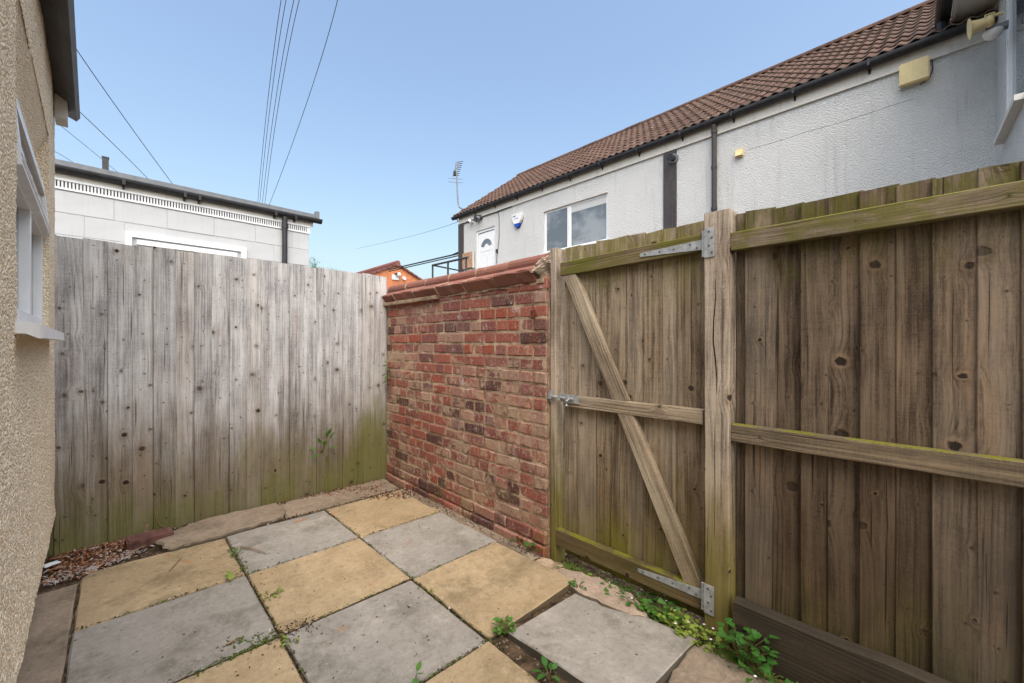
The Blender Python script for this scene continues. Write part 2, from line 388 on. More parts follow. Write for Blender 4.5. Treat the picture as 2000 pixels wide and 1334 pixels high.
def tile_mat(name, cs, lich, k=0.5, lead=None):
    n = NT(name); p = n.pos(); r = n.orand()
    c = n.ramp(r, [(i / (len(cs) - 1), x) for i, x in enumerate(cs)])
    o = n.vmath('ADD', p, n.vec(n.mul(r, 17), n.mul(r, 5), 0))
    a = n.noise(o, 14, 5, 0.7); b = n.noise(o, 120, 3, 0.7)
    c = n.mix(n.mul(n.step(a, 0.48, 0.7), k), c, lich)
    c = n.mix(n.mul(n.step(b, 0.5, 0.7), 0.35), c, S(56, 42, 38))
    big = n.noise(p, 0.7, 5, 0.7); lc = n.noise(p, 7, 5, 0.75)
    c = n.mix(n.mul(n.step(big, 0.45, 0.65), 0.35), c, S(64, 50, 45))
    c = n.mix(n.mul(n.step(lc, 0.60, 0.68), 0.5), c, S(150, 146, 128))
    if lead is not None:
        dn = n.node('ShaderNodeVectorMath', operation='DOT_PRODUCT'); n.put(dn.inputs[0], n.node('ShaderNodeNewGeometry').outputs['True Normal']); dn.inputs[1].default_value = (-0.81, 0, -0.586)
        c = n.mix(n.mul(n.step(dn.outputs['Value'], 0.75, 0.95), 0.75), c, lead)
    return n.finish(c, 0.9, n.bump(n.add(a, b), 0.4, 0.004), spec=0.12)
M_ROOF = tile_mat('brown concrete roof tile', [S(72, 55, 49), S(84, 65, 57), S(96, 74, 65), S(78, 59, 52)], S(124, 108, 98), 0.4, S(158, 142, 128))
M_COPING = tile_mat('red clay coping', [S(130, 86, 74), S(142, 98, 84), S(122, 80, 70)], S(110, 96, 86), 0.6)
M_REDROOF = tile_mat('dark red roof tile', [S(116, 76, 72), S(130, 88, 82)], S(120, 94, 88), 0.3)

def far_brick():
    n = NT('pale orange brickwork'); c = n.xyz(n.objco())
    b = n.node('ShaderNodeTexBrick'); n.put(b.inputs['Vector'], n.vec(c[0], c[2], 0))
    b.inputs['Scale'].default_value = 1.0; b.inputs['Brick Width'].default_value = 0.225; b.inputs['Row Height'].default_value = 0.075
    b.inputs['Mortar Size'].default_value = 0.008
    b.inputs['Color1'].default_value = S(198, 122, 80); b.inputs['Color2'].default_value = S(184, 106, 70); b.inputs['Mortar'].default_value = S(206, 160, 120)
    return n.finish(n.mix(n.mul(n.noise(n.objco(), 3, 4), 0.3), b.outputs[0], S(168, 92, 60)), 0.9)
M_FARBRICK = far_brick()

def soil_mat():
    n = NT('dark soil and grit'); p = n.pos()
    a = n.noise(p, 14, 5, 0.7); b = n.vor(p, 110)
    c = n.mix(n.step(a, 0.35, 0.7), S(52, 42, 33), S(98, 82, 64))
    c = n.mix(n.mul(n.math('GREATER_THAN', n.xyz(b['Color'])[0], 0.93), 0.6), c, S(140, 126, 110))
    return n.finish(c, 0.97, n.bump(n.add(a, n.mul(b['Distance'], -0.5)), 0.9, 0.01), spec=0.05)
M_SOIL = soil_mat()
def leaf_mat(name, c1, c2):
    n = NT(name); r = n.orand(); p = n.pos()
    c = n.mix(n.noise(p, 60, 3), c1, c2)
    c = n.mix(n.mul(r, 0.4), c, c2)
    pr = n.node('ShaderNodeBsdfPrincipled'); n.put(pr.inputs['Base Color'], c); pr.inputs['Roughness'].default_value = 0.5
    pr.inputs['Specular IOR Level'].default_value = 0.3
    tr = n.node('ShaderNodeBsdfTranslucent'); n.put(tr.inputs[0], n.mix(0.5, c, S(150, 190, 60)))
    mx = n.node('ShaderNodeMixShader'); mx.inputs[0].default_value = 0.3
    n.t.links.new(pr.outputs[0], mx.inputs[1]); n.t.links.new(tr.outputs[0], mx.inputs[2]); n.t.links.new(mx.outputs[0], n.out.inputs[0])
    return n.m
M_LEAF = leaf_mat('fresh green leaf', S(54, 96, 34), S(88, 134, 52))
M_LEAFD = leaf_mat('deep green leaf', S(40, 84, 32), S(70, 118, 48))
M_LEAFY = leaf_mat('yellow green leaf', S(104, 132, 48), S(146, 160, 70))
M_MOSS = leaf_mat('moss', S(62, 78, 28), S(96, 112, 44))
M_STEM = plain('plant stem', S(98, 92, 52), 0.8, var=0.2)
M_TWIG = plain('dry twig', S(140, 116, 92), 0.9, var=0.3, scale=50)
M_FLOWER = plain('white petal', S(224, 214, 222), 0.7, var=0.04)
def bits_mat():
    n = NT('leaf litter and chips'); i = n.node('ShaderNodeNewGeometry').outputs['Random Per Island']
    c = n.ramp(i, [(0, S(92, 58, 40)), (0.2, S(130, 86, 60)), (0.38, S(70, 54, 44)), (0.55, S(156, 122, 94)), (0.7, S(110, 76, 54)), (0.82, S(168, 160, 156)), (0.92, S(60, 50, 44))], 'CONSTANT')
    return n.finish(c, 0.9, spec=0.1)
M_BITS = bits_mat()
def crumbs_mat():
    n = NT('dark crumbs'); i = n.node('ShaderNodeNewGeometry').outputs['Random Per Island']
    c = n.ramp(i, [(0, S(58, 48, 38)), (0.5, S(84, 64, 46)), (0.8, S(110, 92, 72)), (0.94, S(206, 202, 196))], 'CONSTANT')
    return n.finish(c, 0.9, spec=0.1)
M_CRUMB = crumbs_mat()

# ------------------------------------------------------------------ mesh helpers
class MB:
    def __init__(s): s.v = []; s.f = []
    def add(s, vs, fs):
        o = len(s.v); s.v += [tuple(x) for x in vs]; s.f += [tuple(i + o for i in f) for f in fs]; return s
    def box(s, a, b, M=None):
        x0, y0, z0 = a; x1, y1, z1 = b
        if x0 > x1: x0, x1 = x1, x0
        if y0 > y1: y0, y1 = y1, y0
        if z0 > z1: z0, z1 = z1, z0
        vs = [(x0, y0, z0), (x1, y0, z0), (x1, y1, z0), (x0, y1, z0), (x0, y0, z1), (x1, y0, z1), (x1, y1, z1), (x0, y1, z1)]
        if M: vs = [M @ Vector(q) for q in vs]
        return s.add(vs, [(0, 3, 2, 1), (4, 5, 6, 7), (0, 1, 5, 4), (1, 2, 6, 5), (2, 3, 7, 6), (3, 0, 4, 7)])
    def prism(s, poly, axis, a, b):
        """polygon in the plane across `axis`, swept from a to b along it"""
        def p3(q, t):
            if axis == 'x': return (t, q[0], q[1])
            if axis == 'y': return (q[0], t, q[1])
            return (q[0], q[1], t)
        n = len(poly)
        vs = [p3(q, a) for q in poly] + [p3(q, b) for q in poly]
        fs = [tuple(range(n))[::-1], tuple(range(n, 2 * n))] + [(i, (i + 1) % n, n + (i + 1) % n, n + i) for i in range(n)]
        return s.add(vs, fs)
    def tube(s, pts, r, k=8, cap=True):
        pts = [Vector(p) for p in pts]; rr = r if isinstance(r, (list, tuple)) else [r] * len(pts)
        o = len(s.v); prev = None
        for i, p in enumerate(pts):
            d = (pts[min(i + 1, len(pts) - 1)] - pts[max(i - 1, 0)]).normalized()
            ref = Vector((0, 0, 1)) if abs(d.z) < 0.95 else Vector((1, 0, 0))
            a = d.cross(ref).normalized(); b = d.cross(a)
            for j in range(k):
                t = 2 * math.pi * j / k
                s.v.append(tuple(p + (a * math.cos(t) + b * math.sin(t)) * rr[i]))
        for i in range(len(pts) - 1):
            for j in range(k):
                s.f.append((o + i * k + j, o + i * k + (j + 1) % k, o + (i + 1) * k + (j + 1) % k, o + (i + 1) * k + j))
        if cap:
            s.f.append(tuple(o + j for j in range(k))); s.f.append(tuple(o + (len(pts) - 1) * k + j for j in range(k))[::-1])
        return s
    def mesh(s, name):
        m = bpy.data.meshes.new(name); m.from_pydata(s.v, [], s.f)
        bm = bmesh.new(); bm.from_mesh(m); bmesh.ops.recalc_face_normals(bm, faces=bm.faces); bm.to_mesh(m); bm.free()
        m.update(); return m

def link(name, mesh, mat, parent=None, smooth=False):
    if mat and not mesh.materials: mesh.materials.append(mat)
    o = bpy.data.objects.new(name, mesh); COL.objects.link(o)
    if smooth:
        for p in mesh.polygons: p.use_smooth = True
    if parent:
        o.parent = parent
        o.matrix_parent_inverse = parent.matrix_world.inverted() if not parent.get('local') else Matrix.Identity(4)
    return o
def build(name, mb, mat, parent=None, smooth=False): return link(name, mb.mesh(name), mat, parent, smooth)
def tag(o, label, cat, group=None, kind=None):
    o['label'] = label; o['category'] = cat
    if group: o['group'] = group
    if kind: o['kind'] = kind
    return o
def thing(name, label, cat, group=None, loc=(0, 0, 0), M=None):
    o = bpy.data.objects.new(name, None); COL.objects.link(o); o.empty_display_size = 0.1
    if M is not None: o.matrix_world = M
    else: o.location = loc
    o['local'] = 1          # children are given in the thing's own frame
    return tag(o, label, cat, group)
def struct(o):
    o['kind'] = 'structure'; return o
def frame(origin, ax, ay, az):
    M = Matrix.Identity(4)
    for i, a in enumerate((ax, ay, az)):
        for j in range(3): M[j][i] = a[j]
    for j in range(3): M[j][3] = origin[j]
    return M
def bevel_box(sx, sy, sz, b=0.004, seg=1, jit=0.0, cuts=0, seed=0):
    bm = bmesh.new(); bmesh.ops.create_cube(bm, size=1.0)
    for v in bm.verts: v.co = Vector((v.co.x * sx, v.co.y * sy, v.co.z * sz))
    if b: bmesh.ops.bevel(bm, geom=list(bm.edges), offset=b, segments=seg, affect='EDGES')
    if cuts: bmesh.ops.subdivide_edges(bm, edges=list(bm.edges), cuts=cuts, use_grid_fill=True)
    if jit:
        q = random.Random(seed)
        for v in bm.verts: v.co += Vector((q.uniform(-1, 1), q.uniform(-1, 1), q.uniform(-1, 1))) * jit
    m = bpy.data.meshes.new('block'); bm.to_mesh(m); bm.free(); return m

def board_mesh(w, t, L, t2=None, seg=7, bow=0.002, slant=0.0, ch=0.0022, seed=0, edge=0.0012):
    """length along Z, width along X (centred), front face at y=0, back at y=+t (left) / +t2 (right)"""
    q = random.Random(seed); t2 = t if t2 is None else t2
    mb = MB(); h = w / 2; rings = []
    b1, b2 = q.uniform(-bow, bow), q.uniform(-bow, bow)
    for i in range(seg + 1):
        f = i / seg; off = b1 * math.sin(math.pi * f) + b2 * math.sin(2 * math.pi * f)
        e1, e2 = q.uniform(-edge, edge), q.uniform(-edge, edge)
        pro = [(-h + e1, ch), (-h + ch + e1, 0), (h - ch + e2, 0), (h + e2, ch), (h + e2, t2 - ch), (h - ch + e2, t2), (-h + ch + e1, t), (-h + e1, t - ch)]
        ring = []
        for (x, y) in pro:
            z = f * L + (slant * x / h if i == seg else 0) + (q.uniform(-0.0012, 0.0012) if i == seg else 0)
            ring.append((x, y + off, z))
        rings.append(ring)
    for ring in rings: mb.v += ring
    for i in range(seg):
        for j in range(8):
            mb.f.append((i * 8 + j, i * 8 + (j + 1) % 8, (i + 1) * 8 + (j + 1) % 8, (i + 1) * 8 + j))
    mb.f.append(tuple(range(8))[::-1]); mb.f.append(tuple(seg * 8 + j for j in range(8)))
    return mb.mesh('board')

X_, Y_, Z_ = Vector((1, 0, 0)), Vector((0, 1, 0)), Vector((0, 0, 1))

# ================================================================== SETTING: ground and paving
g = MB().add([(-400, -400, -0.07), (400, -400, -0.07), (400, 400, -0.07), (-400, 400, -0.07)], [(0, 1, 2, 3)])
ground = struct(build('ground', g, M_SOIL))

patio = bpy.data.objects.new('patio', None); COL.objects.link(patio); patio['kind'] = 'structure'; patio['local'] = 1
def jointing():
    mb = MB(); nx, ny = 70, 120
    for j in range(ny + 1):
        for i in range(nx + 1):
            x = -0.45 + 2.35 * i / nx; y = -1.2 + 4.78 * j / ny
            z = -0.011 + 0.008 * mnoise.noise((x * 9, y * 9, 0)) + 0.006 * mnoise.noise((x * 31, y * 31, 3))
            if x > 1.66 and y < 1.6: z -= 0.03
            mb.v.append((x, y, z))
    for j in range(ny):
        for i in range(nx):
            a = j * (nx + 1) + i; mb.f.append((a, a + 1, a + nx + 2, a + nx + 1))
    return mb
build('jointing', jointing(), M_SOIL, patio, True)

def slab_mesh(x0, x1, y0, y1, top, seed, thick=0.045, dz=(0, 0, 0, 0), nib=0.004):
    """a worn slab with rounded arris, chipped outline and slightly uneven top. dz lifts the corners (x0y0, x1y0, x1y1, x0y1)."""
    q = random.Random(seed); n = 14; gap = 0.0022
    x0 += gap; x1 -= gap; y0 += gap; y1 -= gap
    mb = MB()
    def lift(u, v): return (dz[0] * (1 - u) + dz[1] * u) * (1 - v) + (dz[3] * (1 - u) + dz[2] * u) * v
    idx = {}
    for j in range(n + 1):
        for i in range(n + 1):
            u, v = i / n, j / n
            # cluster rows near the edges so that the arris is rounded
            cu = 0.5 - 0.5 * math.cos(math.pi * u); cv = 0.5 - 0.5 * math.cos(math.pi * v)
            x = x0 + (x1 - x0) * cu; y = y0 + (y1 - y0) * cv
            e = min(cu * (x1 - x0), (1 - cu) * (x1 - x0), cv * (y1 - y0), (1 - cv) * (y1 - y0))
            drop = -0.005 * max(0, 1 - e / 0.008) ** 1.5
            if i in (0, n): x += (q.uniform(0, nib) if i == 0 else -q.uniform(0, nib))
            if j in (0, n): y += (q.uniform(0, nib) if j == 0 else -q.uniform(0, nib))
            z = top + lift(cu, cv) + drop + 0.0022 * mnoise.noise((x * 5, y * 5, seed))
            idx[i, j] = len(mb.v); mb.v.append((x, y, z))
    for j in range(n):
        for i in range(n): mb.f.append((idx[i, j], idx[i + 1, j], idx[i + 1, j + 1], idx[i, j + 1]))
    loop = [(i, 0) for i in range(n)] + [(n, j) for j in range(n)] + [(i, n) for i in range(n, 0, -1)] + [(0, j) for j in range(n, 0, -1)]
    low = []
    for k in loop:
        x, y, z = mb.v[idx[k]]; low.append(len(mb.v)); mb.v.append((x, y, z - thick))
    for a in range(len(loop)):
        b = (a + 1) % len(loop); mb.f.append((idx[loop[b]], idx[loop[a]], low[a], low[b]))
    mb.f.append(tuple(low)[::-1])
    return mb
XJ = [-0.140, 0.485, 1.090, 1.680]
YJ = [3.120, 2.520, 1.900, 1.290, 0.690, 0.090, -0.510]
for rI in range(6):
    for cI in range(3):
        x0, x1 = XJ[cI], XJ[cI + 1]; y1, y0 = YJ[rI], YJ[rI + 1]
        buff = (rI + cI) % 2 == 0
        top, dz = rnd(-0.002, 0.003), tuple(rnd(-0.003, 0.003) for _ in range(4))
        th = 0.045
        if (rI, cI) == (2, 2): dz = (0.004, 0.022, 0.008, 0.0); x1 = 1.66; th = 0.055
        if (rI, cI) == (3, 2): x0, x1, y0, y1 = 1.165, 1.685, 0.70, 1.262; dz = (0.045, 0.020, -0.012, 0.012); th = 0.06
        if (rI, cI) == (4, 2): x1 = 1.72
        if cI == 2 and rI == 0: x1, y1 = 1.715, 3.13
        o = build('paving_slab', slab_mesh(x0, x1, y0, y1, top, rI * 7 + cI, th, dz), M_BUFF if buff else M_GREYSLAB, patio)
for p in patio.children:
    for f in p.data.polygons: f.use_smooth = False
for k in range(4):    # narrow cut pieces beside the house
    y1 = 3.02 - k * 0.95
    build('edge_slab', slab_mesh(-0.34, -0.142, y1 - 0.95, y1, 0.0, 60 + k, 0.04, (-0.003, 0, 0, -0.003)), M_CONC, patio)

def rag_slab(outline, top, thick, seed, rag=0.012, tilt=(0, 0)):
    """broken concrete: ragged outline, rounded rim, bumpy top"""
    q = random.Random(seed); pts = []
    n = len(outline)
    for i in range(n):
        a, b = Vector(outline[i]), Vector(outline[(i + 1) % n]); L = (b - a).length; m = max(2, int(L / 0.03))
        nrm = Vector((-(b - a).y, (b - a).x)).normalized()
        for k in range(m):
            p = a.lerp(b, k / m) + nrm * (rag * mnoise.noise((i * 3.1 + k * 0.9, seed, 0)) + q.uniform(-0.25, 0.25) * rag); pts.append(p)
    c = sum(pts, Vector((0, 0))) / len(pts); mb = MB(); N = len(pts)
    rings = [(1.0, -thick), (1.0, -0.012), (0.97, -0.002), (0.92, 0.0), (0.80, 0.001), (0.68, 0.0), (0.55, 0.0), (0.40, 0.0), (0.25, 0.0), (0.12, 0.0)]
    for s, dz in rings:
        for p in pts:
            w = c + (p - c) * s
            z = top + dz + tilt[0] * (w.x - c.x) + tilt[1] * (w.y - c.y) + ((0.006 * mnoise.noise((w.x * 14, w.y * 14, seed)) + 0.004 * mnoise.noise((w.x * 45, w.y * 45, seed))) if dz > -0.02 else 0)
            mb.v.append((w.x, w.y, z))
    for r_ in range(len(rings) - 1):
        for i in range(N): mb.f.append((r_ * N + i, r_ * N + (i + 1) % N, (r_ + 1) * N + (i + 1) % N, (r_ + 1) * N + i))
    mb.f.append(tuple((len(rings) - 1) * N + i for i in range(N)))
    return mb
P2 = lambda px, py, z=0: tuple(gnd(px, py, z))[:2]
build('concrete_strip', rag_slab([P2(295, 1045, .04), P2(330, 1068, .03), P2(432, 1046, .02), P2(552, 1009, .02), P2(560, 990, .03), (0.86, 3.45), (0.42, 3.475)], 0.022, 0.05, 3, 0.014), M_CONC, patio)
build('concrete_strip', rag_slab([(0.84, 3.14), (1.12, 3.125), (1.42, 3.14), (1.70, 3.135), (1.735, 3.475), (0.88, 3.475)], 0.002, 0.04, 5, 0.012), M_CONC, patio)
build('concrete_fillet', rag_slab([(1.672, 3.1), (1.668, 2.5), (1.672, 1.9), (1.68, 1.62), (1.755, 1.60), (1.757, 2.4), (1.757, 3.1)], -0.001, 0.05, 8, 0.007), M_CONC, patio)
build('concrete_haunch', rag_slab([P2(1100, 1112), P2(1180, 1135), P2(1235, 1165), P2(1262, 1195), P2(1268, 1212), P2(1200, 1195), P2(1120, 1155), P2(1085, 1125)], 0.012, 0.07, 9, 0.016), M_HAUNCH, patio)
build('concrete_haunch', rag_slab([P2(1352, 1258), P2(1420, 1290), P2(1505, 1334), P2(1560, 1380), P2(1400, 1420), P2(1300, 1334)], 0.008, 0.05, 12, 0.010), M_CONC, patio)
build('mortar_bed', rag_slab([(1.66, 1.60), (1.745, 1.60), (1.76, 1.45), (1.70, 1.36), (1.66, 1.30)], -0.004, 0.05, 15, 0.01), M_MORTAR, patio)

# ================================================================== grey board fence (far side)
LF = thing('board_fence', 'silver grey weathered board fence between cream house and brick wall, algae green at its foot', 'fence')
edges_px = [108, 164, 214, 260, 302, 345, 382, 417, 450, 484, 512, 541, 568, 592, 619, 644, 670, 692, 711, 733, 755]
ex = [-0.42] + [onY(p, 671, 3.49).x for p in edges_px]
top_at = lambda x: 1.815 - 0.012 * (x + 0.25) / 2.0
nails = []
for i in range(len(ex) - 1):
    w = ex[i + 1] - ex[i]; cx = (ex[i] + ex[i + 1]) / 2
    L = top_at(cx) + 0.03 + rnd(-0.006, 0.005)
    bm_ = board_mesh(w + 0.012, 0.016, L, 0.010, 9, 0.003, rnd(-0.003, 0.003), seed=i)
    o = link('board', bm_, W_SILVER, LF)
    o.location = (cx, 3.49 + (0.0 if i % 2 else 0.004) + rnd(-0.0015, 0.0015), -0.03)
    o.rotation_euler = (rnd(-0.002, 0.002), rnd(-0.0025, 0.0025), rnd(0.03, 0.09))
    for z in (1.60, 0.93, 0.30):
        nails.append((cx + rnd(-0.02, 0.03), 3.488, z + rnd(-0.02, 0.02)))
nail_m = MB().tube([(0, 0.02, 0), (0, -0.0015, 0)], 0.0032, 6).mesh('nail'); nail_m.materials.append(M_RUST)
for q_ in nails:
    o = bpy.data.objects.new('nail', nail_m); COL.objects.link(o); o.parent = LF; o.location = q_
for z in (1.60, 0.93, 0.30):
    o = link('rail', board_mesh(0.08, 0.035, 2.2, seed=int(z * 90)), W_RAIL, LF)
    o.matrix_local = frame((-0.42, 3.512, z), Z_, Y_, X_) if False else frame((1.76, 3.512, z), Z_, Y_, -X_)

# ================================================================== brick wall with coping
BW = thing('brick_wall', 'old red brick garden wall with flaking limewash and clay coping between grey fence and gate', 'wall')
BX = 1.765; Y0B, Y1B = 1.578, 3.75; COURSE = 0.0765; NC = 21
def mortar_mesh():
    mb = MB(); ny, nz = 90, 70
    for j in range(nz + 1):
        for i in range(ny + 1):
            y = Y0B + 0.002 + (Y1B - Y0B) * i / ny; z = -0.06 + 1.67 * j / nz
            d = 0.005 + 0.004 * mnoise.noise((y * 16, z * 16, 1)) + 0.003 * mnoise.noise((y * 50, z * 50, 2))
            mb.v.append((BX + d, y, z))
    for j in range(nz):
        for i in range(ny):
            a = j * (ny + 1) + i; mb.f.append((a, a + 1, a + ny + 2, a + ny + 1))
    mb.box((BX + 0.02, Y0B + 0.004, -0.06), (BX + 0.226, Y1B, 1.60))
    return mb
build('mortar', mortar_mesh(), M_MORTAR, BW)
def brick_mesh(L, seed):
    q = random.Random(seed); bm = bmesh.new(); bmesh.ops.create_cube(bm, size=1)
    for v in bm.verts: v.co = Vector((v.co.x * 0.06, v.co.y * L, v.co.z * 0.066))
    es = [e for e in bm.edges if abs(e.verts[0].co.x - e.verts[1].co.x) < 1e-6 and e.verts[0].co.x < 0]
    fr = [e for e in bm.edges if e.verts[0].co.x < 0 or e.verts[1].co.x < 0]
    bmesh.ops.subdivide_edges(bm, edges=[e for e in bm.edges if abs(e.verts[0].co.y - e.verts[1].co.y) > 0.01], cuts=4 if L > 0.15 else 2, use_grid_fill=True)
    bmesh.ops.bevel(bm, geom=[e for e in bm.edges if len(e.link_faces) == 2 and e.calc_face_angle(0) > 0.5 and min(v.co.x for v in e.verts) < 0], offset=0.006, segments=1, affect='EDGES')
    for v in bm.verts:
        k = 1.0 if v.co.x < -0.01 else 0.2
        p = v.co * 40 + Vector((seed * 3.7, 0, 0))
        v.co += Vector((mnoise.noise(p) * 0.003, mnoise.noise(p + Vector((9, 0, 0))) * 0.004, mnoise.noise(p + Vector((0, 9, 0))) * 0.0035)) * k
    m = bpy.data.meshes.new('brick'); bm.to_mesh(m); bm.free(); m.materials.append(M_BRICK); return m
stretch = [brick_mesh(0.214, i) for i in range(6)]; head = [brick_mesh(0.101, 20 + i) for i in range(5)]; half = [brick_mesh(0.150, 40 + i) for i in range(3)]
nb = 0
for c in range(NC):
    z = 0.012 + COURSE * (c - 0.5) + 0.0
    zc = z + COURSE / 2
    if zc > 1.56: break
    y = Y0B + 0.006 - (0.0 if c % 2 else 0.0)
    first = True; k = c % 2
    heads_row = c in (5, 10, 13, 17)
    while y < Y1B - 0.02:
        if first and c % 2: L = 0.101
        elif first: L = 0.214
        elif heads_row: L = 0.101 if R.random() < 0.75 else 0.150
        else: L = 0.214 if R.random() < 0.50 else (0.101 if R.random() < 0.75 else 0.150)
        first = False
        ms = R.choice(stretch if L > 0.2 else head if L < 0.12 else half)
        o = bpy.data.objects.new('brick', ms); COL.objects.link(o); o.parent = BW
        sag = 0.006 * math.sin(y * 1.7 + c * 0.2)
        pro = rnd(-0.0025, 0.0035) - (0.022 if c == 0 else 0.010 if c == 1 else 0)
        if y > 3.42: pro += rnd(0.0, 0.03)
        o.location = (BX + 0.030 + pro, y + L / 2, zc + sag)
        o.rotation_euler = (rnd(-0.012, 0.012), rnd(-0.012, 0.012), rnd(-0.02, 0.02))
        if R.random() < 0.5: o.rotation_euler.z += math.pi if False else 0
        o.scale = (1, rnd(0.97, 1.02), rnd(0.94, 1.03))
        y += L + rnd(0.007, 0.012); nb += 1
# clay saddleback coping with a roll along the top
def coping_mesh(L, seed, broken=False):
    q = random.Random(seed); mb = MB()
    pro = [(-0.128, -0.034), (-0.172, 0.022), (-0.170, 0.032), (-0.052, 0.078)]
    pro += [(0.050 * math.cos(math.radians(a)), 0.102 + 0.046 * math.sin(math.radians(a))) for a in (208, 185, 160, 135, 112, 90, 68, 45, 20, -5, -28)]
    pro += [(0.052, 0.078), (0.170, 0.032), (0.172, 0.022), (0.128, -0.034), (0.0, -0.038)]
    n = len(pro); seg = 5
    for i in range(seg + 1):
        for j, (x, z) in enumerate(pro):
            e = 0.004 if j in (0, 1, 2) else 0.0008
            mb.v.append((x + q.uniform(-e, e), L * i / seg, z + q.uniform(-e, e)))
    for i in range(seg):
        for j in range(n): mb.f.append((i * n + j, i * n + (j + 1) % n, (i + 1) * n + (j + 1) % n, (i + 1) * n + j))
    mb.f.append(tuple(range(n))); mb.f.append(tuple(seg * n + j for j in range(n))[::-1])
    return mb
jy = [onX(p, 560, 1.72).y for p in (1045, 975, 909, 865, 817, 779)]
CZ = 1.592
ys = [1.655, 1.985, 2.315, 2.645, 2.975, 3.305, 3.635, 3.8]
for i in range(7):
    L = ys[i + 1] - ys[i] - 0.006
    o = build('coping_tile', coping_mesh(L, i), M_COPING, BW)
    o.location = (BX + 0.115 + rnd(-0.003, 0.003), ys[i], CZ + rnd(-0.003, 0.003)); o.rotation_euler = (rnd(-0.004, 0.004), rnd(-0.01, 0.01), rnd(-0.006, 0.006))
    if i:
        mb = MB(); pm = coping_mesh(0.014, 50 + i)
        o2 = build('coping_joint', pm, M_MORTAR, BW); o2.location = (BX + 0.115, ys[i] - 0.010, CZ - 0.0015); o2.scale = (1.005, 1, 1.008)
# bedding under the coping, broken mortar end, and a stone ledge
mb = MB()
for i in range(40):
    y = 1.60 + i * 0.055; mb.box((BX - 0.004 + rnd(-0.006, 0.004), y, 1.545 + rnd(-0.006, 0.004)), (BX + 0.226, y + 0.056, 1.572))
build('coping_bedding', mb, M_MORTAR, BW)
bm = bmesh.new(); bmesh.ops.create_icosphere(bm, subdivisions=4, radius=1)
for v in bm.verts:
    v.co = Vector((v.co.x * 0.160, v.co.y * 0.045, v.co.z * 0.095)) * (1 + 0.28 * mnoise.noise(v.co * 2.3) + 0.16 * mnoise.noise(v.co * 7))
    s = 1 - max(0, v.co.z + 0.03) / 0.17; v.co.x *= max(0.3, s)
m = bpy.data.meshes.new('broken_end'); bm.to_mesh(m); bm.free()
o = link('broken_end', m, M_HAUNCH, BW); o.location = (BX + 0.115, 1.650, CZ + 0.050)
mb = MB(); mb.prism([(BX - 0.045, 1.535), (BX - 0.050, 1.556), (BX + 0.02, 1.580), (BX + 0.02, 1.535)], 'y', 2.66, 3.60)
build('stone_ledge', mb, M_MORTAR, BW)
# iron pin with a rusted weight
HP = thing('iron_pin', 'rusty iron bracket hanging on a thin rod from the top of the brick wall', 'bracket')
p = onX(1041, 563, BX - 0.012); q_ = onX(1041, 604, BX - 0.012)
build('rod', MB().tube([p + Vector((0.012, 0, 0)), p, q_], 0.0022, 6), M_RUST, HP)
o = link('weight', bevel_box(0.022, 0.026, 0.052, 0.004, 1, 0.001, 1, 3), M_RUST, HP); o.location = onX(1041, 614, BX - 0.016)

# ================================================================== gate
GX = 1.832; RX = 1.788
GP = thing('gate_post', 'tall square sawn timber gate post with a long crack and two hinges', 'post')
o = link('post', board_mesh(0.098, 0.098, 1.84, seg=10, bow=0.003, ch=0.004, seed=501, edge=0.002), W_POST, GP)
o.matrix_local = frame((1.772, 0.661, -0.10), -Y_, X_, Z_)
# drying crack: a thin dark groove, built as a recessed sliver
n_ = NT('dark crack'); M_CRACK = n_.finish(S(24, 19, 15), 1.0, spec=0.0)
pts = [onX(1397, 545, 1.7712), onX(1398, 580, 1.7712), onX(1394, 625, 1.7712), onX(1393, 665, 1.7712), onX(1397, 700, 1.7712), onX(1400, 735, 1.7712), onX(1400, 770, 1.7712)]
mb = MB().tube(pts, [0.0006, 0.0016, 0.002, 0.0024, 0.0022, 0.0016, 0.0005], 5)
build('crack', mb, M_CRACK, GP)
LP = thing('latch_post', 'slim pale timber post between brick wall and gate', 'post')
o = link('post', board_mesh(0.040, 0.085, 1.80, seg=9, bow=0.002, seed=502, ch=0.003), W_POST, LP)
o.matrix_local = frame((1.787, 1.553, -0.06), -Y_, X_, Z_)

GT = thing('garden_gate', 'closed ledged and braced timber garden gate with steel T hinges and bolt', 'gate')
gpx = [1104, 1131, 1165, 1195, 1226, 1258, 1296, 1325, 1374]
gy = [onX(p_, 671, GX).y for p_ in gpx]
for i in range(8):
    w = gy[i] - gy[i + 1]; cy = (gy[i] + gy[i + 1]) / 2
    L = 1.735 - 0.03 + rnd(-0.004, 0.004) + 0.012 * (1 - i / 8)
    o = link('board', board_mesh(w + 0.008, 0.014, L, 0.010, 8, 0.0025, rnd(-0.004, 0.004), seed=100 + i), W_GATE, GT)
    o.matrix_local = frame((GX + (0 if i % 2 else 0.004), cy, 0.02), -Y_, X_, Z_)
    o.rotation_euler.z += rnd(0.02, 0.08)
def rail_y(name, ya, yb, z, h, parent, mat, x=RX, t=0.042, seed=0, dz=0.0):
    """horizontal rail along Y from ya to yb, front face at x, rising dz from ya to yb"""
    d = Vector((0, yb - ya, dz)); L = d.length; d.normalize()
    o = link(name, board_mesh(h, t, L, seg=8, bow=0.002, seed=seed, ch=0.003), mat, parent)
    ax = X_.cross(d)
    o.matrix_local = frame((x, ya, z), ax, X_, d); return o
rail_y('rail', 1.500, 0.722, 1.612, 0.074, GT, W_RAIL, seed=201, dz=0.014)
rail_y('rail', 1.478, 0.722, 0.885, 0.062, GT, W_PALE, seed=202, dz=0.004)
rail_y('rail', 1.545, 0.722, 0.112, 0.090, GT, W_RAIL, seed=203, dz=0.006)
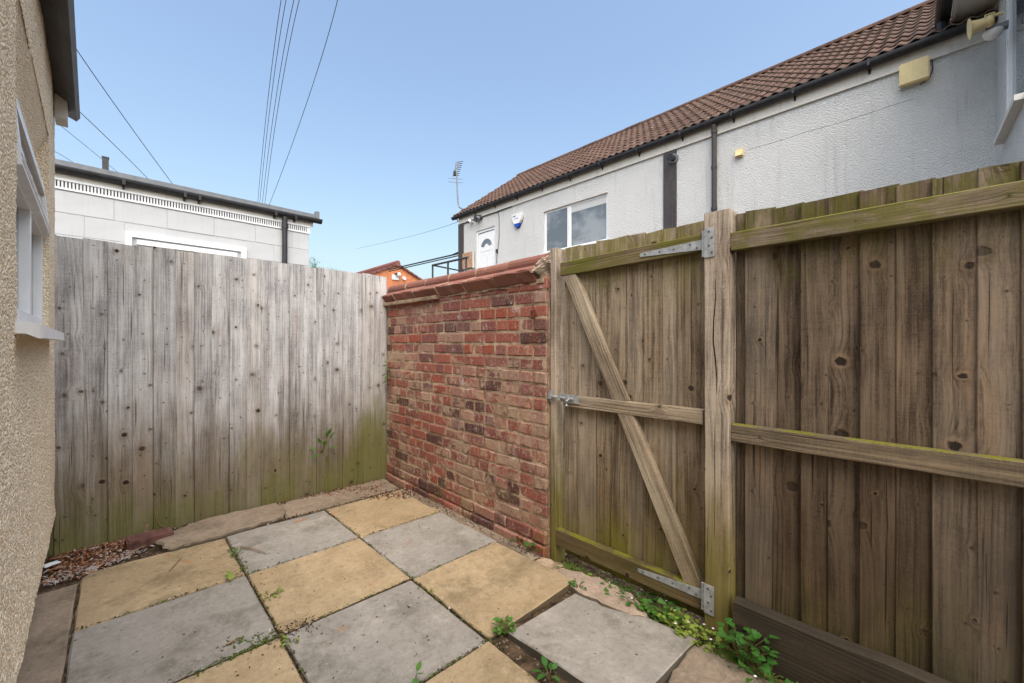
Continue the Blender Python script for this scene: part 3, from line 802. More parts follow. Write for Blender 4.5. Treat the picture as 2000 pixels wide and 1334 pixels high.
def brace(a, b, w, seed):
    """a, b: centre points of its two ends in the gate plane; ends cut to the rails"""
    d = (b - a); L = d.length; d.normalize()
    o = link('brace', board_mesh(w, 0.040, L, seg=6, bow=0.0015, seed=seed, ch=0.003), W_PALE, GT)
    o.matrix_local = frame(a, X_.cross(d), X_, d); return o
bA = Vector((RX + 0.004, 1.434, 1.560)); bB = Vector((RX + 0.004, 0.770, 0.172))
fr = lambda z: bA.lerp(bB, (bA.z - z) / (bA.z - bB.z))
brace(fr(1.62), fr(0.905), 0.076, 210)
brace(fr(0.880), fr(0.12), 0.076, 211)

def hinge(zc, tip, root_z, flip):
    h = thing('t_hinge', 'galvanised steel T hinge on %s rail of the gate' % ('the top' if not flip else 'the bottom'), 'hinge')
    x = RX - 0.004
    # strap
    t, (ya, za), (yb, zb) = 0.003, tip, root_z
    d = Vector((0, yb - ya, zb - za)).normalized(); nn = Vector((0, -d.z, d.y))
    a = Vector((x, ya, za)); b = Vector((x, yb, zb))
    o4 = [a + nn * 0.009 - d * 0.006, a - nn * 0.009 - d * 0.006, b - nn * 0.021, b + nn * 0.021]
    o4.insert(1, a - d * 0.011)
    mb = MB(); m_ = len(o4)
    mb.add([p + Vector((0, 0, 0)) for p in o4] + [p + Vector((t, 0, 0)) for p in o4], [tuple(range(m_)), tuple(range(m_, 2 * m_))[::-1]] + [(i, (i + 1) % m_, m_ + (i + 1) % m_, m_ + i) for i in range(m_)])
    build('strap', mb, M_STEEL, h)
    # knuckle and post plate
    build('knuckle', MB().tube([(x - 0.006, yb - 0.008, zb - 0.055), (x - 0.006, yb - 0.008, zb + 0.055)], 0.0065, 10), M_STEEL, h)
    mb = MB().box((1.7672, yb - 0.016, zb - 0.060), (1.7702, yb - 0.056, zb + 0.060))
    mb.box((1.7702, yb - 0.018, zb - 0.020), (x - 0.002, yb - 0.012, zb + 0.020))
    build('post_plate', mb, M_STEEL, h)
    for f in (0.06, 0.32, 0.56, 0.82, 0.92):
        p = a.lerp(b, f) + nn * (0 if f < 0.6 else (0.010 if f > 0.9 else -0.008))
        build('screw', MB().tube([p + Vector((0.001, 0, 0)), p + Vector((-0.002, 0, 0))], 0.0042, 8), M_SCREW, h)
    for dz_, dy in ((0.045, 0.034), (0.018, 0.046), (-0.012, 0.034), (-0.042, 0.046)):
        p = Vector((1.7672, yb - dy, zb + dz_))
        build('screw', MB().tube([p, p + Vector((-0.002, 0, 0))], 0.0042, 8), M_SCREW, h)
    return h
t1, r1 = onX(1254, 498, RX), onX(1372, 478, RX)
t2, r2 = onX(1250, 1114, RX), onX(1371, 1160, RX)
hinge(0, (t1.y, t1.z), (r1.y, r1.z), False)
hinge(0, (t2.y, t2.z), (r2.y, r2.z), True)

BT = thing('slide_bolt', 'galvanised steel sliding bolt on the middle rail of the gate', 'bolt')
bz = 0.902; bx = RX - 0.001
mb = MB().box((bx - 0.003, 1.495, bz - 0.024), (bx, 1.372, bz + 0.020)); build('plate', mb, M_STEEL, BT)
build('bar', MB().tube([(bx - 0.012, 1.575, bz), (bx - 0.012, 1.40, bz)], 0.0068, 10), M_STEEL, BT)
mb = MB()
for y in (1.492, 1.44): mb.box((bx - 0.021, y - 0.006, bz - 0.013), (bx - 0.0015, y + 0.006, bz + 0.013))
build('guide', mb, M_STEEL, BT)
build('knob', MB().tube([(bx - 0.012, 1.425, bz), (bx - 0.036, 1.425, bz - 0.012), (bx - 0.036, 1.425, bz - 0.036)], [0.005, 0.005, 0.0075], 8), M_STEEL, BT)
mb = MB().box((bx - 0.022, 1.572, bz - 0.014), (bx - 0.003, 1.552, bz + 0.014)); mb.box((bx - 0.0065, 1.573, bz - 0.034), (bx - 0.0035, 1.550, bz + 0.034))
build('keeper', mb, M_STEEL, BT)

# ================================================================== right-hand fence
RF = thing('close_board_fence', 'dark brown close boarded fence with mossy rails beside the gate post', 'fence')
rpx = [1440, 1458, 1511, 1567, 1620, 1682, 1753, 1825, 1913, 2000]
FX = 1.836
ry = [onX(p_, 671, FX).y for p_ in rpx]
while ry[-1] > -1.3: ry.append(ry[-1] - rnd(0.085, 0.1))
for i in range(len(ry) - 1):
    w = ry[i] - ry[i + 1]; cy = (ry[i] + ry[i + 1]) / 2
    L = 1.728 - 0.018 * (0.6 - cy) / 0.73 + rnd(-0.004, 0.004) + 0.03
    o = link('board', board_mesh(w + 0.010, 0.012, L, 0.018, 9, 0.0035, rnd(-0.003, 0.003), seed=300 + i), W_BROWN, RF)
    o.matrix_local = frame((FX + (0 if i % 2 else 0.005) + rnd(-0.001, 0.001), cy, -0.03), -Y_, X_, Z_)
    o.rotation_euler.z += rnd(0.04, 0.13)
rail_y('rail', 0.612, -1.3, 1.609, 0.072, RF, W_RAIL, x=RX, seed=221)
rail_y('rail', 0.612, -1.3, 0.842, 0.070, RF, W_RAIL, x=RX, seed=222)
SB = thing('base_board', 'dark rotting timber board lying along the foot of the brown fence', 'board')
sl = onX(1445, 1182, 1.735)
o = link('plank', board_mesh(0.24, 0.055, 1.35, seg=12, bow=0.006, seed=401, ch=0.006, edge=0.005), W_SLEEPER, SB)
o.matrix_local = frame((1.735, 0.585, 0.085), X_.cross(-Y_) * 1.0, X_, -Y_)
SB2 = thing('timber_offcut', 'short dark timber offcut leaning on the base board in the near corner', 'offcut')
o = link('plank', board_mesh(0.14, 0.04, 0.75, seg=8, bow=0.005, seed=402, ch=0.006, edge=0.004), W_SLEEPER, SB2)
o.matrix_local = frame((1.690, 0.20, 0.055), X_.cross(-Y_), X_, -Y_)

# ================================================================== cream pebbledash house (left, close)
HS = thing('cream_house', 'cream pebbledash house wall with white window and dark eave', 'house')
wx = lambda y: -(0.150 + 0.031 * y)
WY0, WY1, WZ0, WZ1 = 1.80, 3.00, 1.262, 1.955; WZH = 2.20
HYE = 3.475
def house_wall():
    ny, nz = 230, 400; y0, y1 = 0.9, HYE; mb = MB(); idx = {}
    zlow = lambda y: 0.285 - 0.045 * (y - 1.5) / 2.0
    for j in range(nz + 1):
        for i in range(ny + 1):
            y = y0 + (y1 - y0) * i / ny; zl = zlow(y); z = zl + (2.62 - zl) * j / nz
            d = 0.0022 * mnoise.noise((y * 95, z * 95, 0)) + 0.0022 * mnoise.noise((y * 190, z * 190, 5)) + 0.004 * mnoise.noise((y * 4, z * 4, 9))
            bell = 0.004 * max(0, 1 - (z - zl) / 0.10) ** 2
            idx[i, j] = len(mb.v); mb.v.append((wx(y) + d + bell, y, z))
    zz = lambda y, j: zlow(y) + (2.62 - zlow(y)) * j / nz
    for j in range(nz):
        for i in range(ny):
            y = y0 + (y1 - y0) * (i + 0.5) / ny; z = zz(y, j + 0.5)
            if WY0 < y < WY1 and WZ0 < z < WZH: continue
            mb.f.append((idx[i, j], idx[i + 1, j], idx[i + 1, j + 1], idx[i, j + 1]))
    # return at the far corner, underside lip, plain wall behind the camera
    for j in range(nz):
        a, b = mb.v[idx[ny, j]], mb.v[idx[ny, j + 1]]
        mb.add([a, (a[0] - 0.35, a[1], a[2]), (b[0] - 0.35, b[1], b[2]), b], [(0, 1, 2, 3)])
    for i in range(ny):
        a, b = mb.v[idx[i, 0]], mb.v[idx[i + 1, 0]]
        mb.add([a, b, (b[0] - 0.07, b[1], b[2]), (a[0] - 0.07, a[1], a[2])], [(0, 1, 2, 3)])
    mb.add([(wx(-1.5), -1.5, 0.3), (wx(0.9), 0.9, 0.3), (wx(0.9), 0.9, 2.62), (wx(-1.5), -1.5, 2.62)], [(0, 1, 2, 3)])
    return mb
wall_o = link('wall', (lambda mb: (lambda m: (m.from_pydata(mb.v, [], mb.f), m.update(), m)[2])(bpy.data.meshes.new('wall')))(house_wall()), M_PEBBLE, HS)
# reveals of the window opening
mb = MB()
mb.box((wx(WY1) - 0.12, WY1 - 0.006, WZ0 - 0.02), (wx(WY1) + 0.0015, WY1 + 0.02, WZH + 0.02))
mb.box((wx(WY0) - 0.12, WY0 - 0.02, WZ0 - 0.02), (wx(WY0) - 0.003, WY0 + 0.001, WZ1 + 0.02))
for i in range(12):     # bell-mouthed head over the window: slopes in from the wall face to the frame
    ya, yb = WY0 + (WY1 - WY0) * i / 12, WY0 + (WY1 - WY0) * (i + 1) / 12
    mb.add([(wx(ya) - 0.075, ya, WZ1), (wx(yb) - 0.075, yb, WZ1), (wx(yb) - 0.040, yb, WZH - 0.09), (wx(ya) - 0.040, ya, WZH - 0.09), (wx(yb) + 0.002, yb, WZH + 0.010), (wx(ya) + 0.002, ya, WZH + 0.010)], [(0, 1, 2, 3), (3, 2, 4, 5)])
build('reveal', mb, M_PEBBLE, HS)
mb = MB(); mb.prism([(wx(-1.5) - 0.06, -1.5), (wx(HYE) - 0.06, HYE - 0.01), (wx(HYE) - 3, HYE - 0.01), (wx(-1.5) - 3, -1.5)], 'z', -0.06, 0.34); build('plinth', mb, M_PLINTH, HS)
mb = MB(); mb.prism([(wx(-1.5) - 0.12, -1.5), (wx(HYE) - 0.12, HYE - 0.01), (wx(HYE) - 3, HYE - 0.01), (wx(-1.5) - 3, -1.5)], 'z', 0.34, 2.62); build('core', mb, M_PLINTH, HS)
mb = MB(); mb.prism([(wx(-1.5), -1.5), (wx(HYE) , HYE + 0.06), (wx(HYE) - 3, HYE + 0.06), (wx(-1.5) - 3, -1.5)], 'z', 2.625, 2.70); build('roof', mb, M_LEADGREY, HS)
# window: local frame along the wall, x outward
wd = Vector((-0.031, 1, 0)).normalized(); wn = Vector((1, 0.031, 0)).normalized()
def WP(y, off, z): return Vector((wx(y), y, z)) + wn * off
def wbox(mb, y0, y1, o0, o1, z0, z1):
    c = [WP(y, o, z) for z in (z0, z1) for (y, o) in ((y0, o0), (y1, o0), (y1, o1), (y0, o1))]
    mb.add(c, [(0, 1, 2, 3), (4, 7, 6, 5), (0, 4, 5, 1), (1, 5, 6, 2), (2, 6, 7, 3), (3, 7, 4, 0)])
WIN = build('window', MB(), M_UPVC, HS)
def wpart(name, boxes, mat):
    mb = MB()
    for b in boxes: wbox(mb, *b)
    return build(name, mb, mat, WIN)
TRZ = 1.735
wpart('frame', [(WY0, WY0 + 0.05, -0.075, -0.018, WZ0, WZ1), (WY1 - 0.055, WY1 - 0.001, -0.075, -0.018, WZ0, WZ1),
                (WY0 + 0.05, WY1 - 0.055, -0.075, -0.018, WZ1 - 0.05, WZ1 - 0.001), (WY0 + 0.05, WY1 - 0.055, -0.075, -0.018, WZ0, WZ0 + 0.05),
                (WY0 + 0.05, WY1 - 0.055, -0.074, -0.016, TRZ - 0.03, TRZ + 0.03), (2.40, 2.455, -0.074, -0.017, WZ0 + 0.05, TRZ - 0.03)], M_UPVC)
wpart('pane', [(WY0 + 0.05, WY1 - 0.055, -0.055, -0.045, WZ0 + 0.05, WZ1 - 0.05)], M_DARKGLASS)
# open top-hung fanlight: rotates about its top edge
def fan():
    out = []; hz = 1.945; a = math.radians(5); H = 0.235
    def T(d, o): return (-0.030 + d * math.sin(a) + o * math.cos(a), hz - d * math.cos(a) + o * math.sin(a))
    def bar(y0, y1, d0, d1, o0=-0.018, o1=0.018):
        mb = MB(); c = []
        for (y) in (y0, y1):
            for (d, o) in ((d0, o0), (d1, o0), (d1, o1), (d0, o1)):
                off, z = T(d, o); c.append(WP(y, off, z))
        mb.add(c, [(0, 1, 2, 3), (4, 7, 6, 5), (0, 4, 5, 1), (1, 5, 6, 2), (2, 6, 7, 3), (3, 7, 4, 0)]); return mb
    ya, yb = WY0 + 0.03, WY1 - 0.03
    m1 = MB()
    for b in (bar(ya, yb, 0.0, 0.05), bar(ya, yb, H - 0.055, H), bar(ya, ya + 0.05, 0.05, H - 0.055), bar(yb - 0.05, yb, 0.05, H - 0.055)): m1.add(b.v, b.f)
    for k in (0.018, 0.036): b = bar(ya, yb - 0.002, H - 0.055 + k, H - 0.055 + k + 0.004, 0.018, 0.0205); m1.add(b.v, b.f)
    build('fanlight_sash', m1, M_UPVC_OLD, WIN)
    build('pane', bar(ya + 0.05, yb - 0.05, 0.05, H - 0.055, -0.008, 0.008), M_DARKGLASS, WIN)
fan()
mb = MB(); SY0, SY1 = 1.76, 3.03
pro = [(-0.08, 1.262), (0.02, 1.262), (0.050, 1.252), (0.052, 1.216), (0.044, 1.214), (0.020, 1.228), (-0.08, 1.226)]
c = [WP(y, o, z) for y in (SY0, SY1) for (o, z) in pro]; n_p = len(pro)
mb.add(c, [tuple(range(n_p)), tuple(range(n_p, 2 * n_p))[::-1]] + [(i, (i + 1) % n_p, n_p + (i + 1) % n_p, n_p + i) for i in range(n_p)])
build('sill', mb, M_UPVC_OLD, WIN)
# eave
mb = MB(); pro = [(0.0, 2.64), (0.0, 2.585), (0.05, 2.55), (0.082, 2.535), (0.098, 2.56), (0.088, 2.66), (0.06, 2.69), (-0.1, 2.70)]
c = [WP(y, o, z) for y in (-1.5, 3.62) for (o, z) in pro]; n_p = len(pro)
mb.add(c, [tuple(range(n_p)), tuple(range(n_p, 2 * n_p))[::-1]] + [(i, (i + 1) % n_p, n_p + (i + 1) % n_p, n_p + i) for i in range(n_p)])
build('gutter', mb, M_LEADGREY, HS)
mb = MB(); wbox(mb, 3.40, 3.535, 0.002, 0.05, 2.455, 2.58); build('fascia_end', mb, M_FASCIA, HS)

# ================================================================== white painted outbuilding behind the fence
B_ = at(602, 671, 6.0); A_ = at(113, 671, 4.25); B_.z = A_.z = 0
ob_x = (A_ - B_).normalized(); ob_y = Vector((-ob_x.y, ob_x.x, 0))
if ob_y.dot(EYE - B_) < 0: ob_y = -ob_y
OB = thing('outbuilding', 'white painted block outbuilding with black gutter behind the silver grey fence', 'building', M=frame(B_, ob_x, ob_y * (1 if ob_x.cross(ob_y).z > 0 else 1), Z_ * (1 if ob_x.cross(ob_y).z > 0 else 1)) if ob_x.cross(ob_y).z > 0 else frame(B_, ob_x, ob_y, Z_))
OBL = 3.9
mb = MB().box((0, -3.0, 0), (OBL, 0.0125, 2.98)); build('wall', mb, M_BLOCKPAINT, OB)
def ob_loc(px, py):   # point on the outbuilding face, in its own frame
    d = ray(px, py); nrm = ob_y; t = (B_ - EYE).dot(nrm) / d.dot(nrm); p = EYE + d * t - B_
    return p.dot(ob_x), p.z
wl, wzt = ob_loc(243, 452); wr, _ = ob_loc(480, 492)
wx0, wx1, wtop = min(wl, wr), max(wl, wr), wzt
for c in range(13):
    z0 = 2.765 - 0.225 * (c + 1); z1 = z0 + 0.2215
    if z0 < 0.6: break
    x = 0.0 if c % 2 else -0.225
    while x < OBL:
        a, b = max(0.0, x), min(OBL, x + 0.4465)
        if b - a > 0.03 and not (a < wx1 and b > wx0 and z1 > 1.3 and z0 < wtop):
            o = link('block', bevel_box(b - a, 0.03, z1 - z0, 0.003, 1), M_BLOCKPAINT, OB); o.location = ((a + b) / 2, 0.003 + rnd(-0.0015, 0.0015), (z0 + z1) / 2)
        elif b - a > 0.03 and not (z1 > 1.3 and z0 < wtop - 0.2):
            for (p0, p1) in ((a, min(b, wx0)), (max(a, wx1), b)):
                if p1 - p0 > 0.03:
                    o = link('block', bevel_box(p1 - p0, 0.03, z1 - z0, 0.004, 1), M_BLOCKPAINT, OB); o.location = ((p0 + p1) / 2, 0.002, (z0 + z1) / 2)
        elif b - a > 0.03 and z1 > 1.3:
            for (p0, p1, q0, q1) in ((a, min(b, wx0), z0, z1), (max(a, wx1), b, z0, z1), (max(a, wx0), min(b, wx1), max(z0, wtop + 0.004), z1)):
                if p1 - p0 > 0.03 and q1 - q0 > 0.02:
                    o = link('block', bevel_box(p1 - p0, 0.03, q1 - q0, 0.004, 1), M_BLOCKPAINT, OB); o.location = ((p0 + p1) / 2, 0.002, (q0 + q1) / 2)
        x += 0.45
obw = build('window', MB().box((wx0 + 0.005, -0.01, 1.3), (wx1 - 0.005, 0.006, wtop - 0.004)), M_UPVC, OB)
build('frame', MB().box((wx0, 0.006, wtop - 0.055), (wx1, 0.040, wtop - 0.003)).box((wx0, 0.006, 1.3), (wx0 + 0.06, 0.038, wtop - 0.056)).box((wx1 - 0.06, 0.006, 1.3), (wx1, 0.038, wtop - 0.056)).box((wx0 + 0.1, 0.006, wtop - 0.13), (wx1 - 0.1, 0.030, wtop - 0.075)), M_UPVC, obw)
build('pane', MB().box((wx0 + 0.1, 0.007, 1.35), (wx1 - 0.1, 0.012, wtop - 0.131)), M_GLASS, obw)
# ventilated soffit strip: a white strip with slots
build('vent_strip', MB().box((-0.02, 0.0, 2.775), (OBL, 0.030, 2.795)).box((-0.02, 0.0, 2.865), (OBL, 0.030, 2.885)).box((-0.02, 0.0, 2.795), (OBL, 0.020, 2.865)), M_UPVC, OB)
mb = MB(); x = 0.03
while x < OBL: mb.box((x, 0.019, 2.799), (x + 0.0105, 0.0225, 2.861)); x += 0.0265
build('vent_slots', mb, M_VENTDARK, OB)
build('soffit', MB().box((-0.06, 0.0, 2.886), (OBL, 0.02, 2.99)), M_FASCIA, OB)
def half_round(mb, x0, x1, yc, zc, r):
    k = 8; pr = [(yc + r * math.cos(t), zc + r * math.sin(t)) for t in [math.pi + math.pi * i / k for i in range(k + 1)]] + [(yc + r, zc + 0.012), (yc - r, zc + 0.012)]
    return mb.prism(pr, 'x', x0, x1)
build('gutter', half_round(MB(), -0.16, OBL, 0.062, 2.985, 0.048), M_BLACK, OB)
build('roof_edge', MB().box((-0.10, -0.03, 3.001), (OBL, 0.085, 3.055)).box((-0.12, 0.03, 2.98), (-0.07, 0.10, 3.10)), M_GREYCAP, OB)
build('roof', MB().box((-0.06, -3.1, 2.985), (OBL, -0.031, 3.04)), M_LEADGREY, OB)
for x in (1.95, 1.42, 1.28, 0.45, 0.2): 
    build('gutter_bracket', MB().box((x - 0.012, 0.021, 2.90), (x + 0.012, 0.06, 2.93)).box((x - 0.013, 0.024, 2.925), (x + 0.013, 0.114, 2.99)), M_BLACK, OB)
build('downpipe', MB().tube([(0.33, 0.062, 2.94), (0.33, 0.062, 0.02)], 0.034, 12).tube([(0.33, 0.062, 2.84), (0.33, 0.062, 2.78)], 0.042, 12), M_BLACK, OB)
fl = thing('flue_pipe', 'short dark square flue on the outbuilding roof', 'flue')
p = at(206, 330, 5.2); build('stack', MB().box((p.x - 0.03, p.y - 0.03, 2.98), (p.x + 0.03, p.y + 0.03, p.z + 0.13)), M_IRON, fl)
build('cap', MB().box((p.x - 0.034, p.y - 0.034, p.z + 0.13), (p.x + 0.034, p.y + 0.034, p.z + 0.145)), M_IRON, fl)

# ================================================================== long white rendered house on the right
D = 7.2
HW = thing('white_house', 'long white roughcast building with brown tiled roof beyond the gate and fences', 'building')
YN, YF = -0.34, 9.82
mb = MB().box((D + 0.10, YN - 3, -0.06), (D + 5.0, YF, 4.66))
for (ya, yb, za, zb) in ((YN - 3, 4.80, -0.06, 4.66), (4.80, 6.54, -0.06, 3.28), (4.80, 6.54, 4.275, 4.66), (6.54, 8.26, -0.06, 4.66), (8.26, 9.06, -0.06, 2.25), (8.26, 9.06, 4.30, 4.66), (9.06, YF, -0.06, 4.66)):
    mb.box((D, ya, za), (D + 0.0995, yb, zb))
build('wall', mb, M_RENDER, HW)
build('fascia', MB().box((D - 0.02, YN, 4.665), (D + 0.02, YF + 0.02, 4.86)).box((D - 0.035, YN, 4.645), (D + 0.02, YF + 0.03, 4.672)), M_FASCIA, HW)
def hr_y(mb, y0, y1, xc, zc, r):
    k = 8; pr = [(xc + r * math.cos(t), zc + r * math.sin(t)) for t in [math.pi + math.pi * i / k for i in range(k + 1)]] + [(xc + r, zc + 0.015), (xc - r, zc + 0.015)]
    return mb.prism(pr, 'y', y0, y1)
build('gutter', hr_y(MB(), YN - 0.05, YF + 0.22, D - 0.085, 4.86, 0.062), M_BLACK, HW)
for i in range(12):
    y = 0.75 + i * 0.83
    build('gutter_bracket', MB().box((D - 0.153, y - 0.014, 4.79), (D - 0.02, y + 0.014, 4.80)).box((D - 0.153, y - 0.014, 4.79), (D - 0.146, y + 0.014, 4.885)).box((D - 0.03, y - 0.014, 4.74), (D - 0.0205, y + 0.014, 4.80)), M_BLACK, HW)
# roof
PITCH = math.atan(0.724); E0 = Vector((D - 0.10, 0, 4.885)); RIDX = 9.72
sl_d = Vector((math.cos(PITCH), 0, math.sin(PITCH))); sl_n = Vector((-math.sin(PITCH), 0, math.cos(PITCH)))
SLOPE = (RIDX - E0.x) / math.cos(PITCH)
mb = MB(); a0, a1 = E0 - sl_n * 0.03, E0 + sl_d * SLOPE - sl_n * 0.03
mb.add([(a0.x, YN - 3, a0.z), (a0.x, YF + 0.1, a0.z), (a1.x, YF + 0.1, a1.z), (a1.x, YN - 3, a1.z), (12.3, YN - 3, 4.7), (12.3, YF + 0.1, 4.7)], [(0, 1, 2, 3), (3, 2, 5, 4), (1, 5, 2), (0, 3, 4)])
build('roof_deck', mb, M_DARKBAND, HW)
def tile_geo():
    """double-roll interlocking tile: X across (0.30), Y up the slope, Z out of it"""
    mb = MB(); W, Lt, n = 0.302, 0.345, 16
    def prof(u):
        x = (u * 2) % 1.0
        return 0.030 * (0.5 + 0.5 * math.cos(2 * math.pi * (x - 0.5))) ** 1.3
    for (y, lift, th) in ((0.0, 0.026, 0), (Lt, 0.0, 0)):
        for i in range(n + 1): mb.v.append((W * (i / n - 0.5), y, prof(i / n) + lift))
    for i in range(n + 1): mb.v.append((W * (i / n - 0.5), 0.0, prof(i / n) + 0.014))
    for i in range(n + 1): mb.v.append((W * (i / n - 0.5), 0.06, prof(i / n) + 0.010))
    m1 = n + 1
    for i in range(n):
        mb.f.append((i, i + 1, m1 + 1 + i, m1 + i)); mb.f.append((2 * m1 + i, 2 * m1 + i + 1, i + 1, i)); mb.f.append((3 * m1 + i, 3 * m1 + i + 1, 2 * m1 + i + 1, 2 * m1 + i))
    return mb
def tile_mesh():
    t = tile_geo(); m = bpy.data.meshes.new('roof_tile'); m.from_pydata(t.v, [], t.f); m.update(); return m
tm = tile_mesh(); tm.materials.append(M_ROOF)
GAU = SLOPE / 10
spots = []
for r_ in range(10):
    for c_ in range(36):
        y = YF + 0.02 - 0.30 * c_
        if y < YN - 0.6: continue
        spots.append((Vector((E0.x, y, E0.z)) + sl_d * (GAU * r_) + sl_n * 0.0))
spots.sort(key=lambda p: (p - EYE).length)
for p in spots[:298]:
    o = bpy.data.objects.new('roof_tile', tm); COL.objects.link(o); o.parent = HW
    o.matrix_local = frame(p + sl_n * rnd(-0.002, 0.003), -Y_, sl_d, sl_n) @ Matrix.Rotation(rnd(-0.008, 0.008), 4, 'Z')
mb = MB(); tg = tile_geo()
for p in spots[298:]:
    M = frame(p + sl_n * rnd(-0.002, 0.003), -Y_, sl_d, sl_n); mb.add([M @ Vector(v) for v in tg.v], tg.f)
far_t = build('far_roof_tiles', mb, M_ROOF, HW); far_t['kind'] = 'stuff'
for i in range(24):
    y0 = YF + 0.12 - 0.45 * i
    if y0 < YN - 0.6: break
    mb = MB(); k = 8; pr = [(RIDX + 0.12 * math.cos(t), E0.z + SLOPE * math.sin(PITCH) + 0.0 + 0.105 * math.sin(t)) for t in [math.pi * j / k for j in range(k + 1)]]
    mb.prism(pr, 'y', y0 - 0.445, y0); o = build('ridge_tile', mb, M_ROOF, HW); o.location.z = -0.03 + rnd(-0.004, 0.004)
vp = []
mb = MB(); v0, v1 = E0 + sl_n * 0.0, E0 + sl_d * SLOPE
mb.add([v + Vector((0, y, 0)) for y in (YF + 0.10, YF + 0.16) for v in (v0 - sl_n * 0.10, v0 + sl_n * 0.035, v1 + sl_n * 0.035, v1 - sl_n * 0.10)],
       [(0, 1, 2, 3), (4, 7, 6, 5), (0, 4, 5, 1), (1, 5, 6, 2), (2, 6, 7, 3), (3, 7, 4, 0)])
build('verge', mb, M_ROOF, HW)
# corner post, dark band, downpipe
build('corner_trim', MB().box((D - 0.03, YF - 0.20, 0), (D + 0.06, YF + 0.03, 4.64)), M_DARKBAND, HW)
build('timber_band', MB().box((D - 0.025, 3.36, 0), (D + 0.02, 3.60, 4.64)), M_DARKBAND, HW)
build('conduit', MB().box((D - 0.045, 3.40, 2.6), (D - 0.026, 3.44, 3.75)), M_DARKBAND, HW)
dp = build('downpipe', MB().tube([(D - 0.085, 2.70, 4.80), (D - 0.06, 2.70, 4.70), (D - 0.06, 2.70, 0)], 0.040, 12), M_DARKBAND, HW)
for z in (4.66, 4.08, 3.4): build('collar', MB().tube([(D - 0.06, 2.70, z), (D - 0.06, 2.70, z + 0.05)], 0.047, 12), M_DARKBAND, dp)
# upper floor window
y0w, y1w, z0w, z1w = 4.80, 6.54, 3.28, 4.275
DI = D + 0.055     # frames sit back in the openings
wd_ = build('window', MB().box((DI - 0.004 - 0.055, y0w + 0.002, z1w - 0.012), (DI + 0.03, y1w - 0.002, z1w - 0.002)), M_FASCIA, HW)
mb = MB(); xo, xi = DI - 0.014, DI - 0.002
ym = 5.83
mb.box((xo, y0w, z1w - 0.055), (xi, y1w, z1w - 0.001)); mb.box((xo, y0w, z0w), (xi, y1w, z0w + 0.06))
mb.box((xo, y0w, z0w + 0.06), (xi, y0w + 0.055, z1w - 0.055)); mb.box((xo, y1w - 0.055, z0w + 0.06), (xi, y1w, z1w - 0.055)); mb.box((xo, ym - 0.07, z0w + 0.06), (xi, ym + 0.04, z1w - 0.055))
mb.box((xo - 0.012, ym - 0.055, z0w + 0.04), (xo - 0.001, ym - 0.012, z1w - 0.035)); mb.box((xo - 0.012, ym + 0.004, z0w + 0.04), (xo - 0.001, ym + 0.03, z1w - 0.035))
build('frame', mb, M_UPVC, wd_)
build('pane', MB().box((DI - 0.006, y0w + 0.05, z0w + 0.05), (DI - 0.0035, ym - 0.06, z1w - 0.05)), M_GLASS, wd_)
build('pane', MB().box((DI - 0.006, ym + 0.03, z0w + 0.05), (DI - 0.0035, y1w - 0.05, z1w - 0.05)), M_GLASS, wd_)
build('blind', MB().box((DI - 0.0085, y0w + 0.06, z1w - 0.20), (DI - 0.0065, ym - 0.075, z1w - 0.06)), M_BLIND, wd_)
build('sill', MB().box((DI - 0.10 - 0.055, y0w - 0.04, z0w - 0.05), (DI - 0.056, y1w + 0.04, z0w - 0.002)), M_UPVC, wd_)
# door with fan glazing
yd0, yd1, zd0, zd1 = 8.26, 9.06, 2.25, 4.30
dr = build('door', MB().box((DI - 0.012, yd0 + 0.06, zd0), (DI - 0.002, yd1 - 0.07, zd1 - 0.09)), M_UPVC, HW)
build('frame', MB().box((DI - 0.030, yd0, zd1 - 0.07), (DI - 0.001, yd1, zd1)).box((DI - 0.030, yd0, zd0), (DI - 0.001, yd0 + 0.05, zd1 - 0.07)).box((DI - 0.030, yd1 - 0.06, zd0), (DI - 0.001, yd1, zd1 - 0.07)), M_UPVC, dr)
build('lintel', MB().box((DI - 0.05, yd0 + 0.002, zd1 - 0.012), (DI - 0.001, yd1 - 0.002, zd1 - 0.002)), M_FASCIA, dr)
yc, zc = (yd0 + yd1) / 2, 3.80
def fanshape(r0, r1, x, dep, a0=12, a1=168):
    mb = MB(); k = 12; pr = [(yc + r1 * math.cos(math.radians(a0 + (a1 - a0) * i / k)), zc + r1 * math.sin(math.radians(a0 + (a1 - a0) * i / k))) for i in range(k + 1)]
    pr += [(yc + r0 * math.cos(math.radians(a1 - (a1 - a0) * i / k)), zc + r0 * math.sin(math.radians(a1 - (a1 - a0) * i / k))) for i in range(k + 1)]
    return mb.prism(pr, 'x', x, x + dep)
build('fan_pane', fanshape(0.10, 0.23, DI - 0.016, 0.004), M_GLASS, dr)
build('fan_pane', fanshape(0.235, 0.25, DI - 0.018, 0.006), M_UPVC_OLD, dr)
for (ya, yb, za, zb) in ((yc - 0.24, yc - 0.03, 3.0, 3.62), (yc + 0.03, yc + 0.24, 3.0, 3.62), (yc - 0.24, yc + 0.24, 3.70, 3.72), (yc - 0.24, yc + 0.24, 2.35, 2.85)):
    build('door_panel', MB().box((DI - 0.017, ya, za), (DI - 0.0125, yb, zb)), M_UPVC_OLD, dr)
    if zb - za > 0.1: build('door_panel', MB().box((DI - 0.021, ya + 0.02, za + 0.02), (DI - 0.0175, yb - 0.02, zb - 0.03)), M_UPVC, dr)
